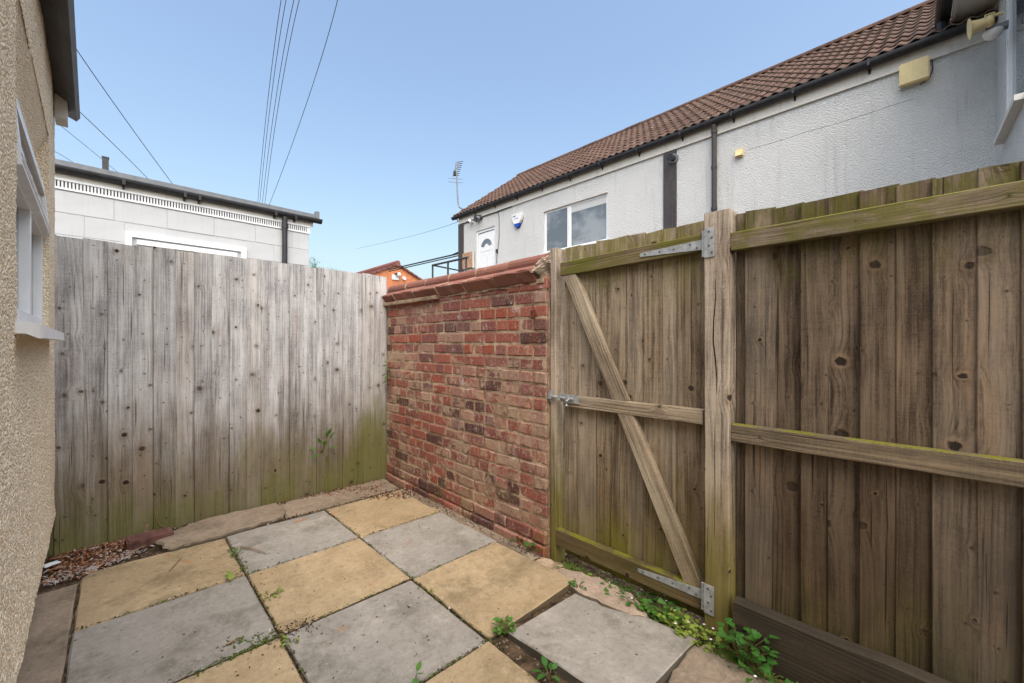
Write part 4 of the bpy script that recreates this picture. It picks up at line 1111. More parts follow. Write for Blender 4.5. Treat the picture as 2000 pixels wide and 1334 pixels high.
# projecting wing at the near end
IC = Vector((D, YN, 0)); wgd = -Vector((math.sin(math.radians(86.7)), math.cos(math.radians(86.7)), 0)); wgn = Vector((-wgd.y, wgd.x, 0))
if wgn.y < 0: wgn = -wgn
def wing_frame():
    return frame(IC, wgd, wgn, Z_)
WG = thing('house_wing', 'white roughcast wing of the long building with a white framed window beside a horn loudspeaker', 'building', M=wing_frame())
flip = wgd.cross(wgn).z
def wg_loc(px, py, off=0.0):
    d = ray(px, py); t = (IC + wgn * off - EYE).dot(wgn) / d.dot(wgn); p = EYE + d * t - IC
    return p.dot(wgd), p.z
wa = wg_loc(1962, 150)[0]; 
wzs = 1.2 + 0.0
zs = wg_loc(1962, 268)[1]
build('wall', MB().box((0, -3, -0.06), (wa, 0, 5.25)).box((wa, -3, -0.06), (1.65, 0, zs)).box((wa, -3, zs), (1.65, -0.12, 5.25)), M_RENDER, WG)
ww = build('window', MB().box((wa + 0.05, -0.06, zs + 0.02), (wa + 0.11, -0.02, 5.2)).box((wa + 0.11, -0.06, zs + 0.02), (1.6, -0.02, zs + 0.08)), M_UPVC, WG)
build('pane', MB().box((wa + 0.11, -0.05, zs + 0.08), (1.6, -0.04, 5.2)), M_GLASS, ww)
build('frame', MB().box((wa + 0.001, -0.10, zs + 0.001), (wa + 0.05, -0.01, 5.2)), M_UPVC, ww)
build('sill', MB().box((wa - 0.05, -0.005, zs - 0.05), (1.6, 0.07, zs)), M_FASCIA, ww)
g0 = wg_loc(1900, 45, 0.30)
build('soffit', MB().box((-0.1, 0.002, 5.02), (1.65, 0.32, 5.05)), M_FASCIA, WG)
build('fascia', MB().box((-0.1, 0.32, 5.0), (1.65, 0.345, 5.16)), M_FASCIA, WG)
mb = MB(); half_round(mb, -0.12, 1.65, 0.42, 5.12, 0.07); build('gutter', mb, M_BLACK, WG)
build('hopper', MB().tube([(-0.02, 0.42, 5.06), (-0.02, 0.42, 4.93), (-0.03, 0.36, 4.86)], [0.05, 0.05, 0.045], 10), M_BLACK, WG)

build('hairline_crack', MB().tube([onX(px, py, D + 0.0005) for px, py in ((1462, 292), (1530, 273), (1580, 256), (1640, 240), (1700, 220), (1752, 203), (1784, 193))], 0.0035, 4), plain('grey crack line', S(120, 116, 110), 0.9), HW)  # thin grey tube traces the crack in the render
build('render_joint', MB().tube([onX(1787, 190, D), onX(1788, 345, D)], 0.006, 5), M_RENDER, HW)
# fittings on the long building
def wbx(name, label, cat, px, py, w, h, d, mat, bev=0.012):
    p = onX(px, py, D); t = thing(name, label, cat, loc=p)
    o = link('cover', bevel_box(d, w, h, bev, 2), mat, t); o.location = (-d / 2 - 0.008, 0, 0)
    return t, p
t, p = wbx('junction_box', 'yellowed cream plastic box high on the white wall under the gutter', 'box', 1786, 145, 0.27, 0.27, 0.09, M_CREAM)
build('back_plate', MB().box((-0.010, -0.14, -0.14), (-0.0005, 0.14, 0.14)), M_WHITEP, t)
build('cable', MB().tube([(-0.012, -0.10, 0.18), (-0.012, -0.155, 0.10), (-0.012, -0.16, -0.02), (-0.012, -0.13, -0.12), (-0.012, -0.05, -0.155)], 0.006, 6), M_IRON, t)
t, p = wbx('wall_vent', 'small cream square vent cover beside the black downpipe', 'vent', 1445, 300, 0.13, 0.13, 0.03, M_CREAM, 0.01)
build('hood', MB().prism([(-0.040, -0.05), (-0.075, -0.05), (-0.045, 0.05), (-0.040, 0.05)], 'y', -0.05, 0.05), M_CREAM, t)
t = thing('boiler_flue', 'dark round boiler flue on the black timber band', 'flue', loc=onX(1316, 310, D - 0.02))
build('collar', MB().tube([(-0.001, 0, 0), (-0.02, 0, 0)], 0.085, 16), M_GREYCAP, t)
build('pipe', MB().tube([(-0.02, 0, 0), (-0.14, 0, -0.02)], 0.05, 14), M_BLACK, t)
build('guard', MB().tube([(-0.141, 0, -0.02), (-0.150, 0, -0.021)], 0.062, 14), M_BLACK, t)
# alarm box
t = thing('alarm_box', 'white shield shaped alarm box with blue lower lens between door and window', 'alarm', loc=onX(1013, 432, D))
pr = [(-0.15, 0.17), (0.15, 0.17), (0.165, 0.14), (0.14, 0.0), (0.085, -0.07), (-0.085, -0.07), (-0.14, 0.0), (-0.165, 0.14)]
build('cover', MB().prism(pr, 'x', -0.075, -0.004), M_WHITEP, t)
build('lens', MB().prism([(-0.085, -0.071), (0.085, -0.071), (0.05, -0.15), (0.0, -0.172), (-0.05, -0.15)], 'x', -0.078, -0.006), M_BLUE, t)
build('back_plate', MB().prism([(y * 1.04, z * 1.04) for y, z in ((-0.15, 0.17), (0.15, 0.17), (0.16, 0.0), (0.05, -0.17), (-0.05, -0.17), (-0.16, 0.0))], 'x', -0.004, -0.0005), M_IRON, t)
mb = MB()      # small dark print: a short bold word, a second line and marks too small to read
for (y0, y1, z0, z1) in ((0.055, 0.085, 0.098, 0.132), (0.10, 0.13, 0.098, 0.132), (0.02, 0.035, 0.100, 0.138), (0.06, 0.10, 0.045, 0.057), (0.0, 0.045, 0.045, 0.06), (-0.06, -0.015, 0.045, 0.062)):
    mb.box((-0.0765, y0, z0), (-0.0745, y1, z1))
build('print', mb, M_INK, t)
# cameras
for (px, py, lab, sc) in ((922, 432, 'white dome security camera under the eave above the white door', 0.9), (939, 425, 'dark bracket security camera to the house-wall side of the white dome', 1.0)):
    p = onX(px, py, D - 0.02); t = thing('security_camera', lab, 'camera', loc=p)
    dark = sc == 1.0
    build('bracket', MB().box((-0.10, -0.03, 0.03), (0.018, 0.03, 0.05)).box((-0.005, -0.05, -0.05), (0.0185, 0.05, 0.07)), M_IRON if dark else M_WHITEP, t)
    bm = bmesh.new(); bmesh.ops.create_uvsphere(bm, u_segments=14, v_segments=9, radius=0.062)
    m = bpy.data.meshes.new('camera_head'); bm.to_mesh(m); bm.free(); o = link('head', m, M_GREYCAP if dark else M_WHITEP, t, True); o.location = (-0.085, 0, -0.03)
    build('lens', MB().tube([(-0.12, 0, -0.045), (-0.15, -0.01, -0.058)], 0.032, 12), M_IRON, t)
    if dark: build('lamp', MB().box((-0.10, 0.06, -0.02), (-0.02, 0.18, 0.07)).tube([(-0.06, 0.10, -0.02), (-0.09, 0.10, -0.10)], 0.03, 10), M_IRON, t)
# cable down the wall
t = thing('wall_cable', 'thin grey cable running down the white wall beside the door', 'cable')
c0 = [onX(px, py, D - 0.008) for px, py in ((972, 412), (975, 425), (975, 460), (973, 485), (971, 492), (970, 515))]
build('cable', MB().tube(c0, 0.012, 6), M_GREYCAP, t)
build('joint_box', MB().box(onX(968, 487, D - 0.04) , onX(973, 494, D)), M_IRON, t)
t = thing('eave_cable', 'black cable along the underside of the fascia above the white door', 'cable')
build('cable', MB().tube([(D - 0.03, y, 4.640 + 0.004 * math.sin(y * 9)) for y in np.linspace(7.6, YF - 0.1, 16)], 0.010, 6), M_IRON, t)
# horn loudspeaker and sensor
t = thing('horn_speaker', 'cream horn loudspeaker on a bracket at the corner of the white wing', 'loudspeaker')
h0, h1 = at(1946, 36, 4.12), at(1893, 57, 4.235)
ax = (h1 - h0); 
build('horn', MB().tube([h0 + ax * f for f in (0.36, 0.45, 0.6, 0.75, 0.88, 0.955, 0.985, 1.0, 0.995, 0.9, 0.6)], [0.044, 0.049, 0.053, 0.059, 0.068, 0.080, 0.096, 0.097, 0.090, 0.068, 0.035], 24), M_CREAM, t)
build('driver', MB().tube([h0 + ax * f for f in (0.10, 0.14, 0.30, 0.36)], [0.035, 0.052, 0.056, 0.045], 16), M_CREAM, t, True)
build('bracket', MB().tube([h0 + ax * 0.12 + Vector((0, 0, 0.04)), h0 + ax * -0.25 + Vector((0, 0, 0.03))], 0.016, 8).tube([h0 + ax * 0.40, h0 + ax * 0.40 + Vector((0, 0, 0.075)), h0 + ax * 0.05 + Vector((0, 0, 0.065))], 0.009, 6), M_CREAM, t)
t = thing('wall_sensor', 'white dome sensor below the horn loudspeaker', 'sensor')
p = at(1940, 62, 4.2)
bm = bmesh.new(); bmesh.ops.create_uvsphere(bm, u_segments=14, v_segments=9, radius=0.075)
for v in bm.verts:
    if v.co.z > 0: v.co.z *= 0.3
m = bpy.data.meshes.new('dome'); bm.to_mesh(m); bm.free(); o = link('dome', m, M_WHITEP, t, True); o.location = p
build('mount', MB().box(p + Vector((-0.03, -0.10, 0.0)), p + Vector((0.05, 0.05, 0.05))), M_GREYCAP, t)
# TV aerial
t = thing('tv_aerial', 'grey multi element TV aerial on a bent mast at the far roof corner', 'aerial')
AD = 12.3
mp = [at(905, 409, AD - 0.2), at(897, 405, AD), at(894.5, 395, AD), at(893, 370, AD), at(892, 340, AD), at(891, 318, AD)]
build('mast', MB().tube(mp, 0.022, 8), M_ALU, t)
b0, b1 = at(890, 343, AD), at(898, 316, AD)
build('boom', MB().tube([b0, b1], 0.012, 6), M_ALU, t)
for i in range(8):
    c_ = b0.lerp(b1, i / 7.0); w_ = RT * 0.10 + UP * 0.012
    build('element', MB().tube([c_ - w_, c_ + w_], 0.010, 5), M_IRON, t)
for dy in (0, 7):
    c_ = at(890, 349 + dy, AD); build('element', MB().tube([c_ - RT * 0.22 + UP * 0.02, c_ + RT * 0.22 - UP * 0.02], 0.008, 5), M_ALU, t)
build('reflector', MB().box(tuple(at(889, 338, AD) - Vector((0.04, 0.04, 0.07))), tuple(at(889, 338, AD) + Vector((0.04, 0.04, 0.05)))), M_IRON, t)
# landing railings and pipes at the far end
t = thing('landing_railing', 'dark metal landing railing in front of the white door', 'railing')
RA, RB, RC = at(845, 518, 11.6), at(913, 503, 9.9), at(892, 531, 13.0)
mb = MB().tube([RA, RB], 0.028, 8); build('handrail', mb, M_IRON, t)
build('handrail', MB().tube([RA, at(895, 528, 13.4)], 0.022, 8), M_IRON, t)
for f in (0.0, 0.48, 0.97):
    p = RA.lerp(RB, f); build('baluster', MB().tube([p, p - UP * 1.05], 0.026, 8), M_IRON, t)
build('platform', MB().tube([RA - UP * 1.05, RB - UP * 1.05], 0.05, 8), M_IRON, t)
t = thing('barrier_rail', 'long dark double rail running from the white building towards the orange brick gable', 'rail')
build('bar', MB().tube([at(757, 527, 15.5), at(901, 494, 12.4)], 0.024, 8), M_IRON, t)
build('bar', MB().tube([at(760, 530, 15.5), at(901, 498, 12.4)], 0.018, 8), M_IRON, t)
build('stay', MB().tube([at(880, 499, 12.6), at(903, 489, 12.2)], 0.016, 6), M_IRON, t)
t = thing('notice_panel', 'small worn orange panel fixed beside the white door', 'panel')
p = onX(914, 509, D - 0.03); build('board', MB().box((D - 0.06, p.y - 0.25, p.z - 0.22), (D - 0.031, p.y + 0.22, p.z + 0.22)), M_TAN, t)
build('edging', MB().box((D - 0.075, p.y - 0.285, p.z - 0.24), (D - 0.031, p.y - 0.251, p.z + 0.24)), M_FASCIA, t)

# ================================================================== orange brick gable in the distance
ap = at(775, 515, 25.0)
OG = thing('brick_gable_house', 'orange brick gable with dark red roof beyond the fence corner', 'house', loc=(ap.x, ap.y, 0))
hw, drop = 2.75, 1.30
build('gable_wall', MB().prism([(-hw, 0), (hw, 0), (hw, ap.z - drop), (0, ap.z - 0.05), (-hw, ap.z - drop)], 'y', 0, 6), M_FARBRICK, OG)
for sgn in (-1, 1):
    for k in range(9):     # rows of verge tiles
        x0, x1 = k * (hw + 0.25) / 9, (k + 1) * (hw + 0.25) / 9 + 0.03; sl_ = drop / hw
        mb = MB().prism([(sgn * x0, ap.z + 0.02 - sl_ * x0), (sgn * x1, ap.z + 0.05 - sl_ * x1), (sgn * x1, ap.z - 0.05 - sl_ * x1), (sgn * x0, ap.z - 0.10 - sl_ * x0)], 'y', -0.12, 6.1)
        build('roof_course', mb, M_REDROOF, OG)
build('ridge', MB().tube([(0, -0.14, ap.z + 0.01), (0, 6.1, ap.z + 0.01)], 0.17, 12), M_REDROOF, OG)
t = thing('gable_camera', 'white domed camera on a plate on the orange brick gable', 'camera')
p = onY(772, 540, ap.y - 0.02)
build('plate', MB().box((p.x - 0.22, p.y - 0.05, p.z - 0.20), (p.x + 0.22, p.y + 0.015, p.z + 0.10)), M_WHITEP, t)
build('arm', MB().box((p.x - 0.05, p.y - 0.25, p.z + 0.12), (p.x + 0.2, p.y + 0.015, p.z + 0.17)), M_IRON, t)
bm = bmesh.new(); bmesh.ops.create_uvsphere(bm, u_segments=12, v_segments=8, radius=0.13); m = bpy.data.meshes.new('dome'); bm.to_mesh(m); bm.free()
o = link('dome', m, M_WHITEP, t, True); o.location = p + Vector((0.14, -0.2, 0.10))
t = thing('bulkhead_lamp', 'small round white lamp on the orange brick gable', 'lamp'); p = onY(789, 544, ap.y - 0.02)
build('lamp', MB().tube([p, p - Y_ * 0.10], [0.13, 0.10], 14), M_WHITEP, t)

# tree beyond the outbuilding
TR = thing('tree', 'green leafy treetop showing behind the corner of the white outbuilding', 'tree')
tp = at(619, 512, 16.0)
build('trunk', MB().tube([(tp.x, tp.y, -0.06), (tp.x + 0.05, tp.y, 1.6), (tp.x, tp.y, tp.z - 0.2)], [0.14, 0.10, 0.02], 8), M_TWIG, TR)
mb = MB()
for k in range(16):
    a = rnd(0, 6.28); d_ = Vector((math.cos(a), math.sin(a), rnd(0.1, 0.9))) * rnd(0.5, 0.95); b_ = Vector((tp.x, tp.y, tp.z - 0.6))
    mb.tube([b_, b_ + d_ * 0.5 + UP * 0.05, b_ + d_], [0.02, 0.012, 0.004], 5)
    for q in range(110):
        c_ = b_ + d_ * rnd(0.35, 1.0) + Vector((R.gauss(0, .1), R.gauss(0, .1), R.gauss(0, .09)))
        u_ = Vector((rnd(-1, 1), rnd(-1, 1), rnd(-.6, .6))).normalized(); w_ = u_.cross(Vector((rnd(-1, 1), rnd(-1, 1), 1))).normalized(); s_ = rnd(0.035, 0.07)
        mb.add([c_, c_ + u_ * s_ * .5 + w_ * s_ * .25, c_ + u_ * s_, c_ + u_ * s_ * .5 - w_ * s_ * .25], [(0, 1, 2, 3)])
build('crown', mb, M_LEAF, TR)

# overhead wires
def wire(name, pts, r, label, group=None):
    p = [at(*q) for q in pts]; n = 24; out = []
    for i in range(n + 1):
        t_ = i / n
        # quadratic through three points
        a, b, c = p
        out.append(a * (2 * (t_ - .5) * (t_ - 1)) + b * (-4 * t_ * (t_ - 1)) + c * (2 * t_ * (t_ - .5)))
    o = build(name, MB().tube(out, r, 5), M_WIRE); tag(o, label, 'cable', group); return o
names4 = ['first of the four close overhead wires, on the house side', 'second of the four close overhead wires from the cream house side', 'third of the four close overhead wires from the cream house side', 'fourth of the close overhead wires, nearest to the single curved wire']
for k, (xt, xb) in enumerate(((551, 503), (561, 507), (577, 512), (588, 517))):
    xm = (xt + xb) / 2 - 2 - k * 0.6
    x2 = xm - (xt - xb) * 0.06
    wire('overhead_wire', [(xt + (xt - xb) * 0.10, -40, 8.6), (x2 + 1, 195, 11.5), (xb, 400, 17.0)], 0.0075, names4[k], 'four parallel overhead wires')
wire('overhead_wire', [(668, -40, 8.4), (601, 195, 11.5), (524, 405, 17.5)], 0.008, 'single curved overhead wire beside the group of four parallel wires')
wire('overhead_wire', [(120, 52, 6.4), (232, 215, 8.0), (345, 370, 11.0)], 0.007, 'topmost of the slanting wires between cream house and outbuilding roof')
wire('overhead_wire', [(125, 190, 6.4), (215, 275, 8.0), (290, 350, 10.0)], 0.0065, 'slanting wire starting just under the dark eave of the cream house')
wire('overhead_wire', [(105, 235, 8.0), (165, 283, 9.0), (240, 345, 11.0)], 0.005, 'thin slanting wire passing in front of the small roof flue')
wire('overhead_wire', [(105, 295, 8.0), (125, 306, 8.5), (150, 322, 9.5)], 0.005, 'lowest short slanting wire just above the outbuilding roof')
wire('overhead_wire', [(695, 486, 30), (800, 462, 22), (897, 432, 13.0)], 0.008, 'faint sagging wire running to the far eave of the white building')

# ================================================================== plants and litter
def leaf_geo(kind, seed):
    q = random.Random(seed); mb = MB()
    if kind == 'ovate': out = [(0, 0), (.18, .12), (.30, .35), (.27, .62), (.14, .85), (0, 1.0)]
    elif kind == 'toothed': out = [(0, 0), (.16, .10), (.33, .26), (.28, .36), (.36, .48), (.27, .58), (.27, .72), (.14, .82), (0, 1.02)]
    else: out = [(0, 0), (.14, .16), (.42, .12), (.50, .30), (.36, .40), (.46, .58), (.28, .60), (.24, .80), (.10, .78), (0, 1.0)]
    mb.v.append((0, 0, 0)); mid = []
    for (x, y) in out:
        mid.append(len(mb.v)); mb.v.append((0, y, -0.16 * y * y + 0.02))
    for sgn in (-1, 1):
        side = []
        for (x, y) in out:
            side.append(len(mb.v)); mb.v.append((sgn * x, y + q.uniform(-.02, .02), -0.16 * y * y + 0.16 * x + q.uniform(-.02, .02)))
        for i in range(len(out) - 1): mb.f.append((mid[i], side[i], side[i + 1], mid[i + 1]))
    return mb
LEAVES = {k: [leaf_geo(k, i) for i in range(3)] for k in ('ovate', 'toothed', 'lobed')}
LMESH = {}
def leaf_mesh(kind, i, mat):
    key = (kind, i, mat.name)
    if key not in LMESH:
        m = LEAVES[kind][i].mesh('leaf'); m.materials.append(mat); LMESH[key] = m
    return LMESH[key]
def leaf_matrix(pos, out_dir, size, roll=0.0, pitch=0.0):
    d = Vector(out_dir).normalized(); s = d.cross(Z_)
    if s.length < 0.05: s = X_.copy()
    s.normalize(); n_ = s.cross(d)
    M = frame(pos, s, d, n_) @ Matrix.Rotation(roll, 4, 'Y') @ Matrix.Rotation(pitch, 4, 'X')
    return M @ Matrix.Diagonal((size, size, size, 1))
def plant(name, label, base, n, size, height, spread, kind, mat, group=None, lean=(0, 0, 0), seed=0, flowers=0, single=True):
    q = random.Random(seed); t = thing(name, label, 'plant', group, loc=base)
    st = MB(); lump = MB()
    for i in range(n):
        a = q.uniform(0, 6.28); rr = spread * math.sqrt(q.random()); hh = height * q.uniform(0.35, 1.0)
        tip = Vector((math.cos(a) * rr, math.sin(a) * rr, hh)) + Vector(lean) * q.uniform(0.6, 1.1)
        st.tube([(0, 0, -0.01), tip * 0.5 + Vector((0, 0, hh * 0.15)), tip], [0.0016, 0.0012, 0.0008], 4)
        od = Vector((math.cos(a), math.sin(a), q.uniform(-0.25, 0.5))); sz = size * q.uniform(0.6, 1.15)
        M = leaf_matrix(tip, od, sz, q.uniform(-0.5, 0.5), q.uniform(-0.3, 0.4))
        if single:
            o = bpy.data.objects.new('leaf', leaf_mesh(kind, q.randrange(3), mat)); COL.objects.link(o); o.parent = t; o.matrix_local = M
        else:
            lg = LEAVES[kind][q.randrange(3)]; lump.add([M @ Vector(v) for v in lg.v], lg.f)
    build('stems', st, M_STEM, t)
    if not single: build('foliage', lump, mat, t)
    for i in range(flowers):
        a = q.uniform(0, 6.28); c = Vector((math.cos(a) * spread * .8, math.sin(a) * spread * .8, height * q.uniform(.8, 1.25))); mb = MB()
        for k in range(5):
            b = 1.2566 * k; d_ = Vector((math.cos(b), math.sin(b), 0.3)) * 0.006; w_ = Vector((-math.sin(b), math.cos(b), 0)) * 0.003
            mb.add([c, c + d_ * .6 + w_, c + d_, c + d_ * .6 - w_], [(0, 1, 2, 3)])
        build('flower', mb, M_FLOWER, t)
    return t
# seedling pushing through the grey fence
p = onY(628, 880, 3.487)
t = thing('fence_seedling', 'bright green seedling growing out between the boards of the silver grey fence', 'plant', loc=p)
st = MB(); tips = [(-0.05, -0.02, 0.03), (0.045, -0.025, 0.02), (-0.025, -0.04, 0.07), (0.03, -0.03, 0.10), (0.0, -0.05, 0.05), (0.05, -0.03, 0.085), (-0.04, -0.03, -0.01), (0.02, -0.045, -0.02), (0.055, -0.02, 0.13)]
for i, tp_ in enumerate(tips):
    st.tube([(0, 0.005, -0.02), Vector(tp_) * .5 + Vector((0, -.01, 0)), tp_], [.0018, .0014, .001], 5)
    o = bpy.data.objects.new('leaf', leaf_mesh('ovate', i % 3, M_LEAF)); COL.objects.link(o); o.parent = t
    o.matrix_local = leaf_matrix(tp_, (tp_[0], -0.02, tp_[2] - 0.03), 0.055 + 0.02 * (i % 2), rnd(-.5, .5), 0.3)
build('stems', st, M_STEM, t)
# creeper at the end of the brick wall
p = onX(763, 730, BX - 0.012)
t = thing('wall_creeper', 'few green creeper leaves between the grey fence end and brick wall', 'plant', loc=p); st = MB()
for i, (dy, dz) in enumerate(((0.02, 0.07), (-0.03, 0.05), (0.03, 0.0), (-0.02, -0.02), (0.03, -0.06), (-0.01, 0.10))):
    q0 = Vector((-0.02 - 0.01 * (i % 2), dy, dz)); st.tube([(0.0, 0, -0.08), q0 * .5, q0], .0014, 4)
    o = bpy.data.objects.new('leaf', leaf_mesh('ovate', i % 3, M_LEAF)); COL.objects.link(o); o.parent = t
    o.matrix_local = leaf_matrix(q0, (-0.6, dy * 8, dz * 4 - 0.3), 0.05, rnd(-.4, .4), 0.2)
build('stems', st, M_STEM, t)
# bramble at the wall foot
plant('bramble', 'dark green toothed leaves at the foot of the brick wall by the slim post', gnd(1045, 1075) + Vector((-0.02, 0, 0)), 12, 0.055, 0.07, 0.10, 'toothed', M_LEAFD, seed=4, lean=(-0.01, 0.06, 0))
# weeds along the gate
k = 0
WEEDL = ['tiny weed at the latch end of the gate foot', 'rounded leaf weed second from the slim post along the gate foot', 'low weed under the gate above the end of the concrete haunch', 'yellowish lobed weed at the middle of the gate foot', 'bright lobed weed under the pointed tip of the lower gate hinge', 'large lobed weed with white flowers next to the square gate post']
for (y, x, n, sz, h) in ((1.40, 1.765, 26, 0.020, 0.04), (1.27, 1.76, 34, 0.024, 0.04), (1.13, 1.765, 50, 0.024, 0.05), (1.00, 1.755, 70, 0.025, 0.06), (0.89, 1.745, 90, 0.027, 0.07), (0.79, 1.725, 90, 0.027, 0.07)):
    plant('gate_weed', WEEDL[k], (x, y, -0.03), n, sz, h, 0.075, 'lobed' if k % 3 else 'ovate', (M_LEAF, M_LEAFY, M_LEAF, M_LEAFD)[k % 4], 'weeds along the foot of the gate', seed=30 + k, flowers=2 if y < 1.05 else 0, single=False); k += 1
plant('post_weed', 'small flowering weed at the foot of the square gate post', (1.715, 0.70, -0.02), 50, 0.024, 0.05, 0.07, 'lobed', M_LEAFY, seed=51, flowers=4, single=False)
plant('leafy_weed', 'tall deep green lobed weed between the gate post and base board', (1.705, 0.545, -0.01), 62, 0.036, 0.15, 0.075, 'lobed', M_LEAFD, seed=52, lean=(-0.02, -0.02, 0.01))
plant('trailing_weed', 'trailing green weed along the foot of the base board', (1.69, 0.47, -0.02), 50, 0.030, 0.06, 0.10, 'lobed', M_LEAFD, seed=53, single=False, flowers=2)
# weeds in the slab joints
plant('joint_weed', 'upright pale green seedling at the corner of a grey and a buff slab', gnd(450, 1128), 6, 0.0429, 0.0375, 0.0170, 'ovate', M_LEAFY, seed=60)
plant('joint_weed', 'small leafy sprout in the slab joint near the concrete strip', gnd(465, 1085), 7, 0.0195, 0.0225, 0.0255, 'lobed', M_LEAF, seed=61)
plant('joint_weed', 'flat withered weed on the joint beside the middle buff slab', gnd(525, 1165), 10, 0.0273, 0.0135, 0.0425, 'ovate', M_LEAFY, seed=62)
plant('joint_weed', 'small yellowish weed at the crossing of four slab joints', gnd(570, 1252), 7, 0.0234, 0.0165, 0.0298, 'ovate', M_LEAFY, seed=63)
plant('joint_weed', 'bushy weed at the raised corner of the tilted grey slab', gnd(985, 1235), 46, 0.0172, 0.0300, 0.0425, 'lobed', M_LEAF, seed=64, single=False)
plant('joint_weed', 'upright leaves of a weed beside the tilted grey slab corner', gnd(985, 1225), 5, 0.0429, 0.0375, 0.0255, 'ovate', M_LEAF, seed=65)
plant('joint_weed', 'broad leaved weed under the raised edge of the tilted grey slab', gnd(1072, 1325), 7, 0.0390, 0.0300, 0.0298, 'ovate', M_LEAFD, seed=66)
plant('joint_weed', 'single grassy sprout at the near edge of the grey slab', gnd(812, 1330), 3, 0.0390, 0.0300, 0.0085, 'ovate', M_LEAF, seed=67)
plant('joint_weed', 'small sprig in the slot beside the concrete haunch', gnd(1130, 1150), 10, 0.0218, 0.0300, 0.0340, 'toothed', M_LEAFD, seed=68)
plant('joint_weed', 'moss green sprig in the joint beside the far buff slab', gnd(843, 1158), 8, 0.0125, 0.0188, 0.0170, 'ovate', M_LEAFY, seed=69)
# moss and soil crumbs packed in the joints
def scatter(name, spots, mat, n, size, flat=0.5, label=None, seed=1):
    q = random.Random(seed); mb = MB()
    for _ in range(n):
        (x0, y0), (x1, y1), w = q.choice(spots); f = q.random()
        x = x0 + (x1 - x0) * f + q.gauss(0, w); y = y0 + (y1 - y0) * f + q.gauss(0, w); s = size * q.uniform(.4, 1.3)
        u = Vector((q.uniform(-1, 1), q.uniform(-1, 1), q.uniform(-.4, .4))).normalized(); v = u.cross(Vector((q.uniform(-.3, .3), q.uniform(-.3, .3), 1))).normalized(); w_ = u.cross(v)
        c = Vector((x, y, q.uniform(0.0015, 0.004))) ; el = q.uniform(1, 2.6)
        mb.add([c + u * s * el, c + v * s, c - u * s * el, c - v * s, c + w_ * s * flat, c - w_ * s * flat], [(0, 1, 4), (1, 2, 4), (2, 3, 4), (3, 0, 4), (1, 0, 5), (2, 1, 5), (3, 2, 5), (0, 3, 5)])
    o = build(name, mb, mat); o['kind'] = 'stuff'
    if label: o['label'] = label
    return o
jl = []
for x in (0.485, 1.09): jl.append(((x, 1.2), (x, 3.1), 0.006))
for y in (2.52, 1.90): jl.append(((-0.13, y), (1.66, y), 0.006))
jl.append(((0.485, 1.29), (1.1, 1.29), 0.006))
scatter('joint_moss', jl + [((0.3, 2.0), (0.485, 1.9), 0.02), ((0.485, 1.9), (0.2, 1.89), 0.01), ((0.485, 2.9), (0.485, 2.52), 0.012)], M_MOSS, 900, 0.0035, 0.7, 'moss growing in the paving joints', 2)
scatter('joint_crumbs', jl + [((0.485, 1.9), (0.6, 1.9), 0.03)], M_CRUMB, 1200, 0.003, 0.5, 'soil crumbs in the paving joints', 3)
scatter('scattered_grit', [((-0.2, 1.6), (1.6, 3.0), 0.45), ((0.2, 1.2), (1.6, 2.4), 0.4)], M_CRUMB, 420, 0.0026, 0.5, 'grit and dead bits scattered over the slabs', 4)
scatter('corner_litter', [((1.2, 3.42), (1.72, 3.30), 0.05), ((1.45, 3.2), (1.72, 2.95), 0.06), ((0.8, 3.46), (1.7, 3.46), 0.012)], M_BITS, 900, 0.0055, 0.5, 'leaf litter and grit in the corner by brick wall', 5)
o = scatter('fence_foot_litter', [((-0.24, 3.32), (0.12, 3.40), 0.045), ((-0.22, 3.16), (0.0, 3.24), 0.04), ((-0.25, 3.45), (0.15, 3.47), 0.015)], M_BITS, 1900, 0.0075, 0.55, 'dead leaves, bark chips and rubble at the foot of the grey fence', 6)
scatter('stone_chips', [((-0.24, 3.12), (0.08, 3.22), 0.035)], plain('pale stone chip', S(150, 140, 134), 0.9, var=0.4), 420, 0.0055, 0.7, 'pale stone chips at the end of the slabs', 7)
scatter('red_debris', [((1.36, 1.02), (1.42, 0.92), 0.035), ((1.44, 0.98), (1.40, 0.86), 0.04)], plain('red brown debris', S(110, 64, 50), 0.95, var=0.4), 260, 0.0032, 0.3, 'red brown crumbs on the tilted grey slab', 8)
scatter('ground_cover', [((1.765, 1.45), (1.755, 1.1), 0.016), ((1.75, 1.12), (1.71, 0.62), 0.024), ((1.70, 0.62), (1.67, 0.35), 0.02)], M_MOSS, 1500, 0.0055, 0.35, 'tiny creeping leaves and moss along the foot of the gate', 9)
scatter('gate_foot_litter', [((1.77, 1.45), (1.74, 0.62), 0.022), ((1.765, 1.3), (1.72, 0.7), 0.02)], M_BITS, 320, 0.0045, 0.5, 'dead leaves and grit along the gate and the tilted slab', 10)
scatter('wall_foot_dirt', [((1.70, 3.1), (1.72, 1.6), 0.02), ((0.6, 3.13), (1.7, 3.13), 0.012), ((0.9, 3.46), (1.72, 3.46), 0.014), ((0.2, 3.47), (0.9, 3.475), 0.008)], M_CRUMB, 1500, 0.0038, 0.5, 'soil crumbs along the foot of the wall and fence', 11)
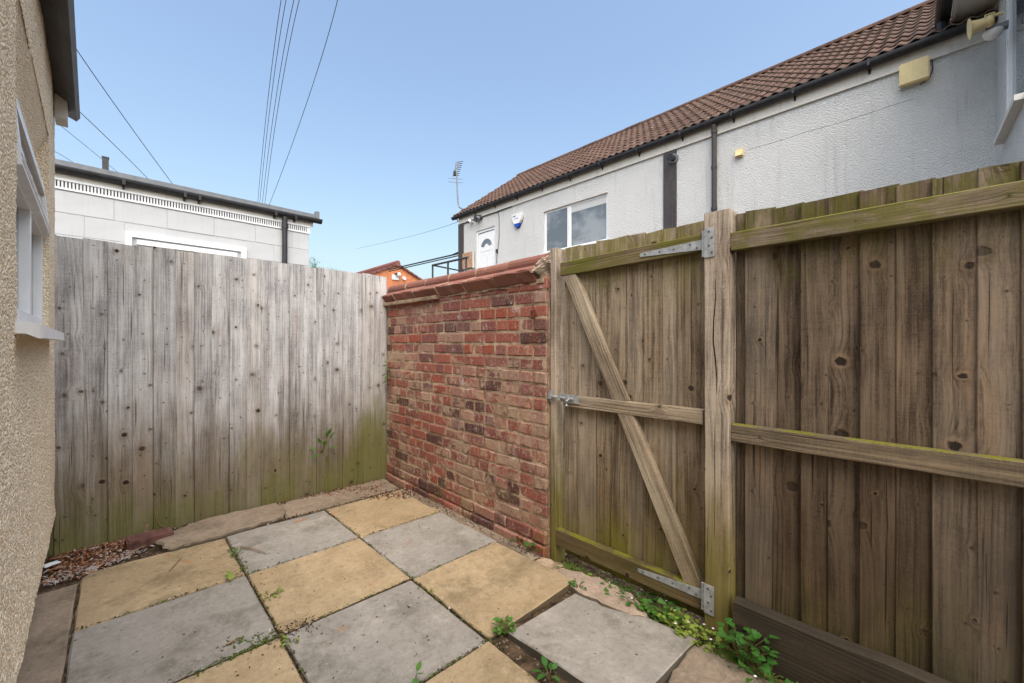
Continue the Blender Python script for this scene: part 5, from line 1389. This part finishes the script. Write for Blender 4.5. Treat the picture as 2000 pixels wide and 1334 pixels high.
# twigs
for (a, b, lab) in (((247, 1087), (287, 1066), 'long pale splinter lying against the loose brick'), ((352, 1093), (330, 1118), 'short dark twig on the far buff slab'), ((470, 1070), (520, 1083), 'thin twig across the corner of the far grey slab'), ((443, 1262), (462, 1255), 'short brown twig on the grey slab nearest the house'), ((205, 1095), (208, 1060), 'upright dead stem in the rubble by the grey fence')):
    p0, p1 = gnd(*a), gnd(*b)
    if 'upright' in lab: p1 = p0 + Vector((0.0, 0.01, 0.09))
    else: p0.z = p1.z = 0.007
    o = build('twig', MB().tube([p0, p0.lerp(p1, .5) + Vector((0.004, 0.004, 0.003)), p1], [0.004, 0.0035, 0.002], 5), M_TWIG); tag(o, lab, 'twig')
p0 = gnd(283, 1045, 0.03); o = build('stick', MB().tube([p0, p0 + Vector((0.01, 0, 0.06))], [0.008, 0.006], 6), M_TWIG); tag(o, 'short pale upright stick at the end of the concrete strip', 'stick')
# loose brick
p = gnd(265, 1075, 0.03)
lb = link('loose_brick', bevel_box(0.215, 0.10, 0.065, 0.007, 2, 0.0012, 1, 5), plain('dark burnt brick', S(98, 68, 60), 0.9, var=0.4, scale=18, bump=0.5)); lb.location = (0.14, 3.33, 0.018); lb.rotation_euler = (0.12, 0.05, 0.12)
tag(lb, 'dark loose brick half buried in rubble by the grey fence foot', 'brick')
wp = link('white_shard', bevel_box(0.07, 0.03, 0.006, 0.002, 1, 0.0015, 1, 8), M_WHITEP); wp.location = gnd(100, 1102, 0.02); wp.rotation_euler = (0.2, 0.1, 0.7)
tag(wp, 'white plastic shard in the rubble at the house corner', 'shard')
# dangling root fibres on the fence
for pts, lab in ((((168, 760), (172, 850), (170, 930), (168, 990)), 'thin dry root hanging down the second fence board'), (((302, 975), (304, 1010), (312, 1025), (322, 1030)), 'thin dry root near the foot of the grey fence'), (((166, 985), (180, 988), (182, 1000), (174, 1005), (168, 996)), 'small looped pale root on the grey fence')):
    o = build('dry_root', MB().tube([onY(x, y, 3.484) for x, y in pts], 0.0018, 5), M_TWIG); tag(o, lab, 'root')
print('bricks', nb, 'tiles', len(spots))
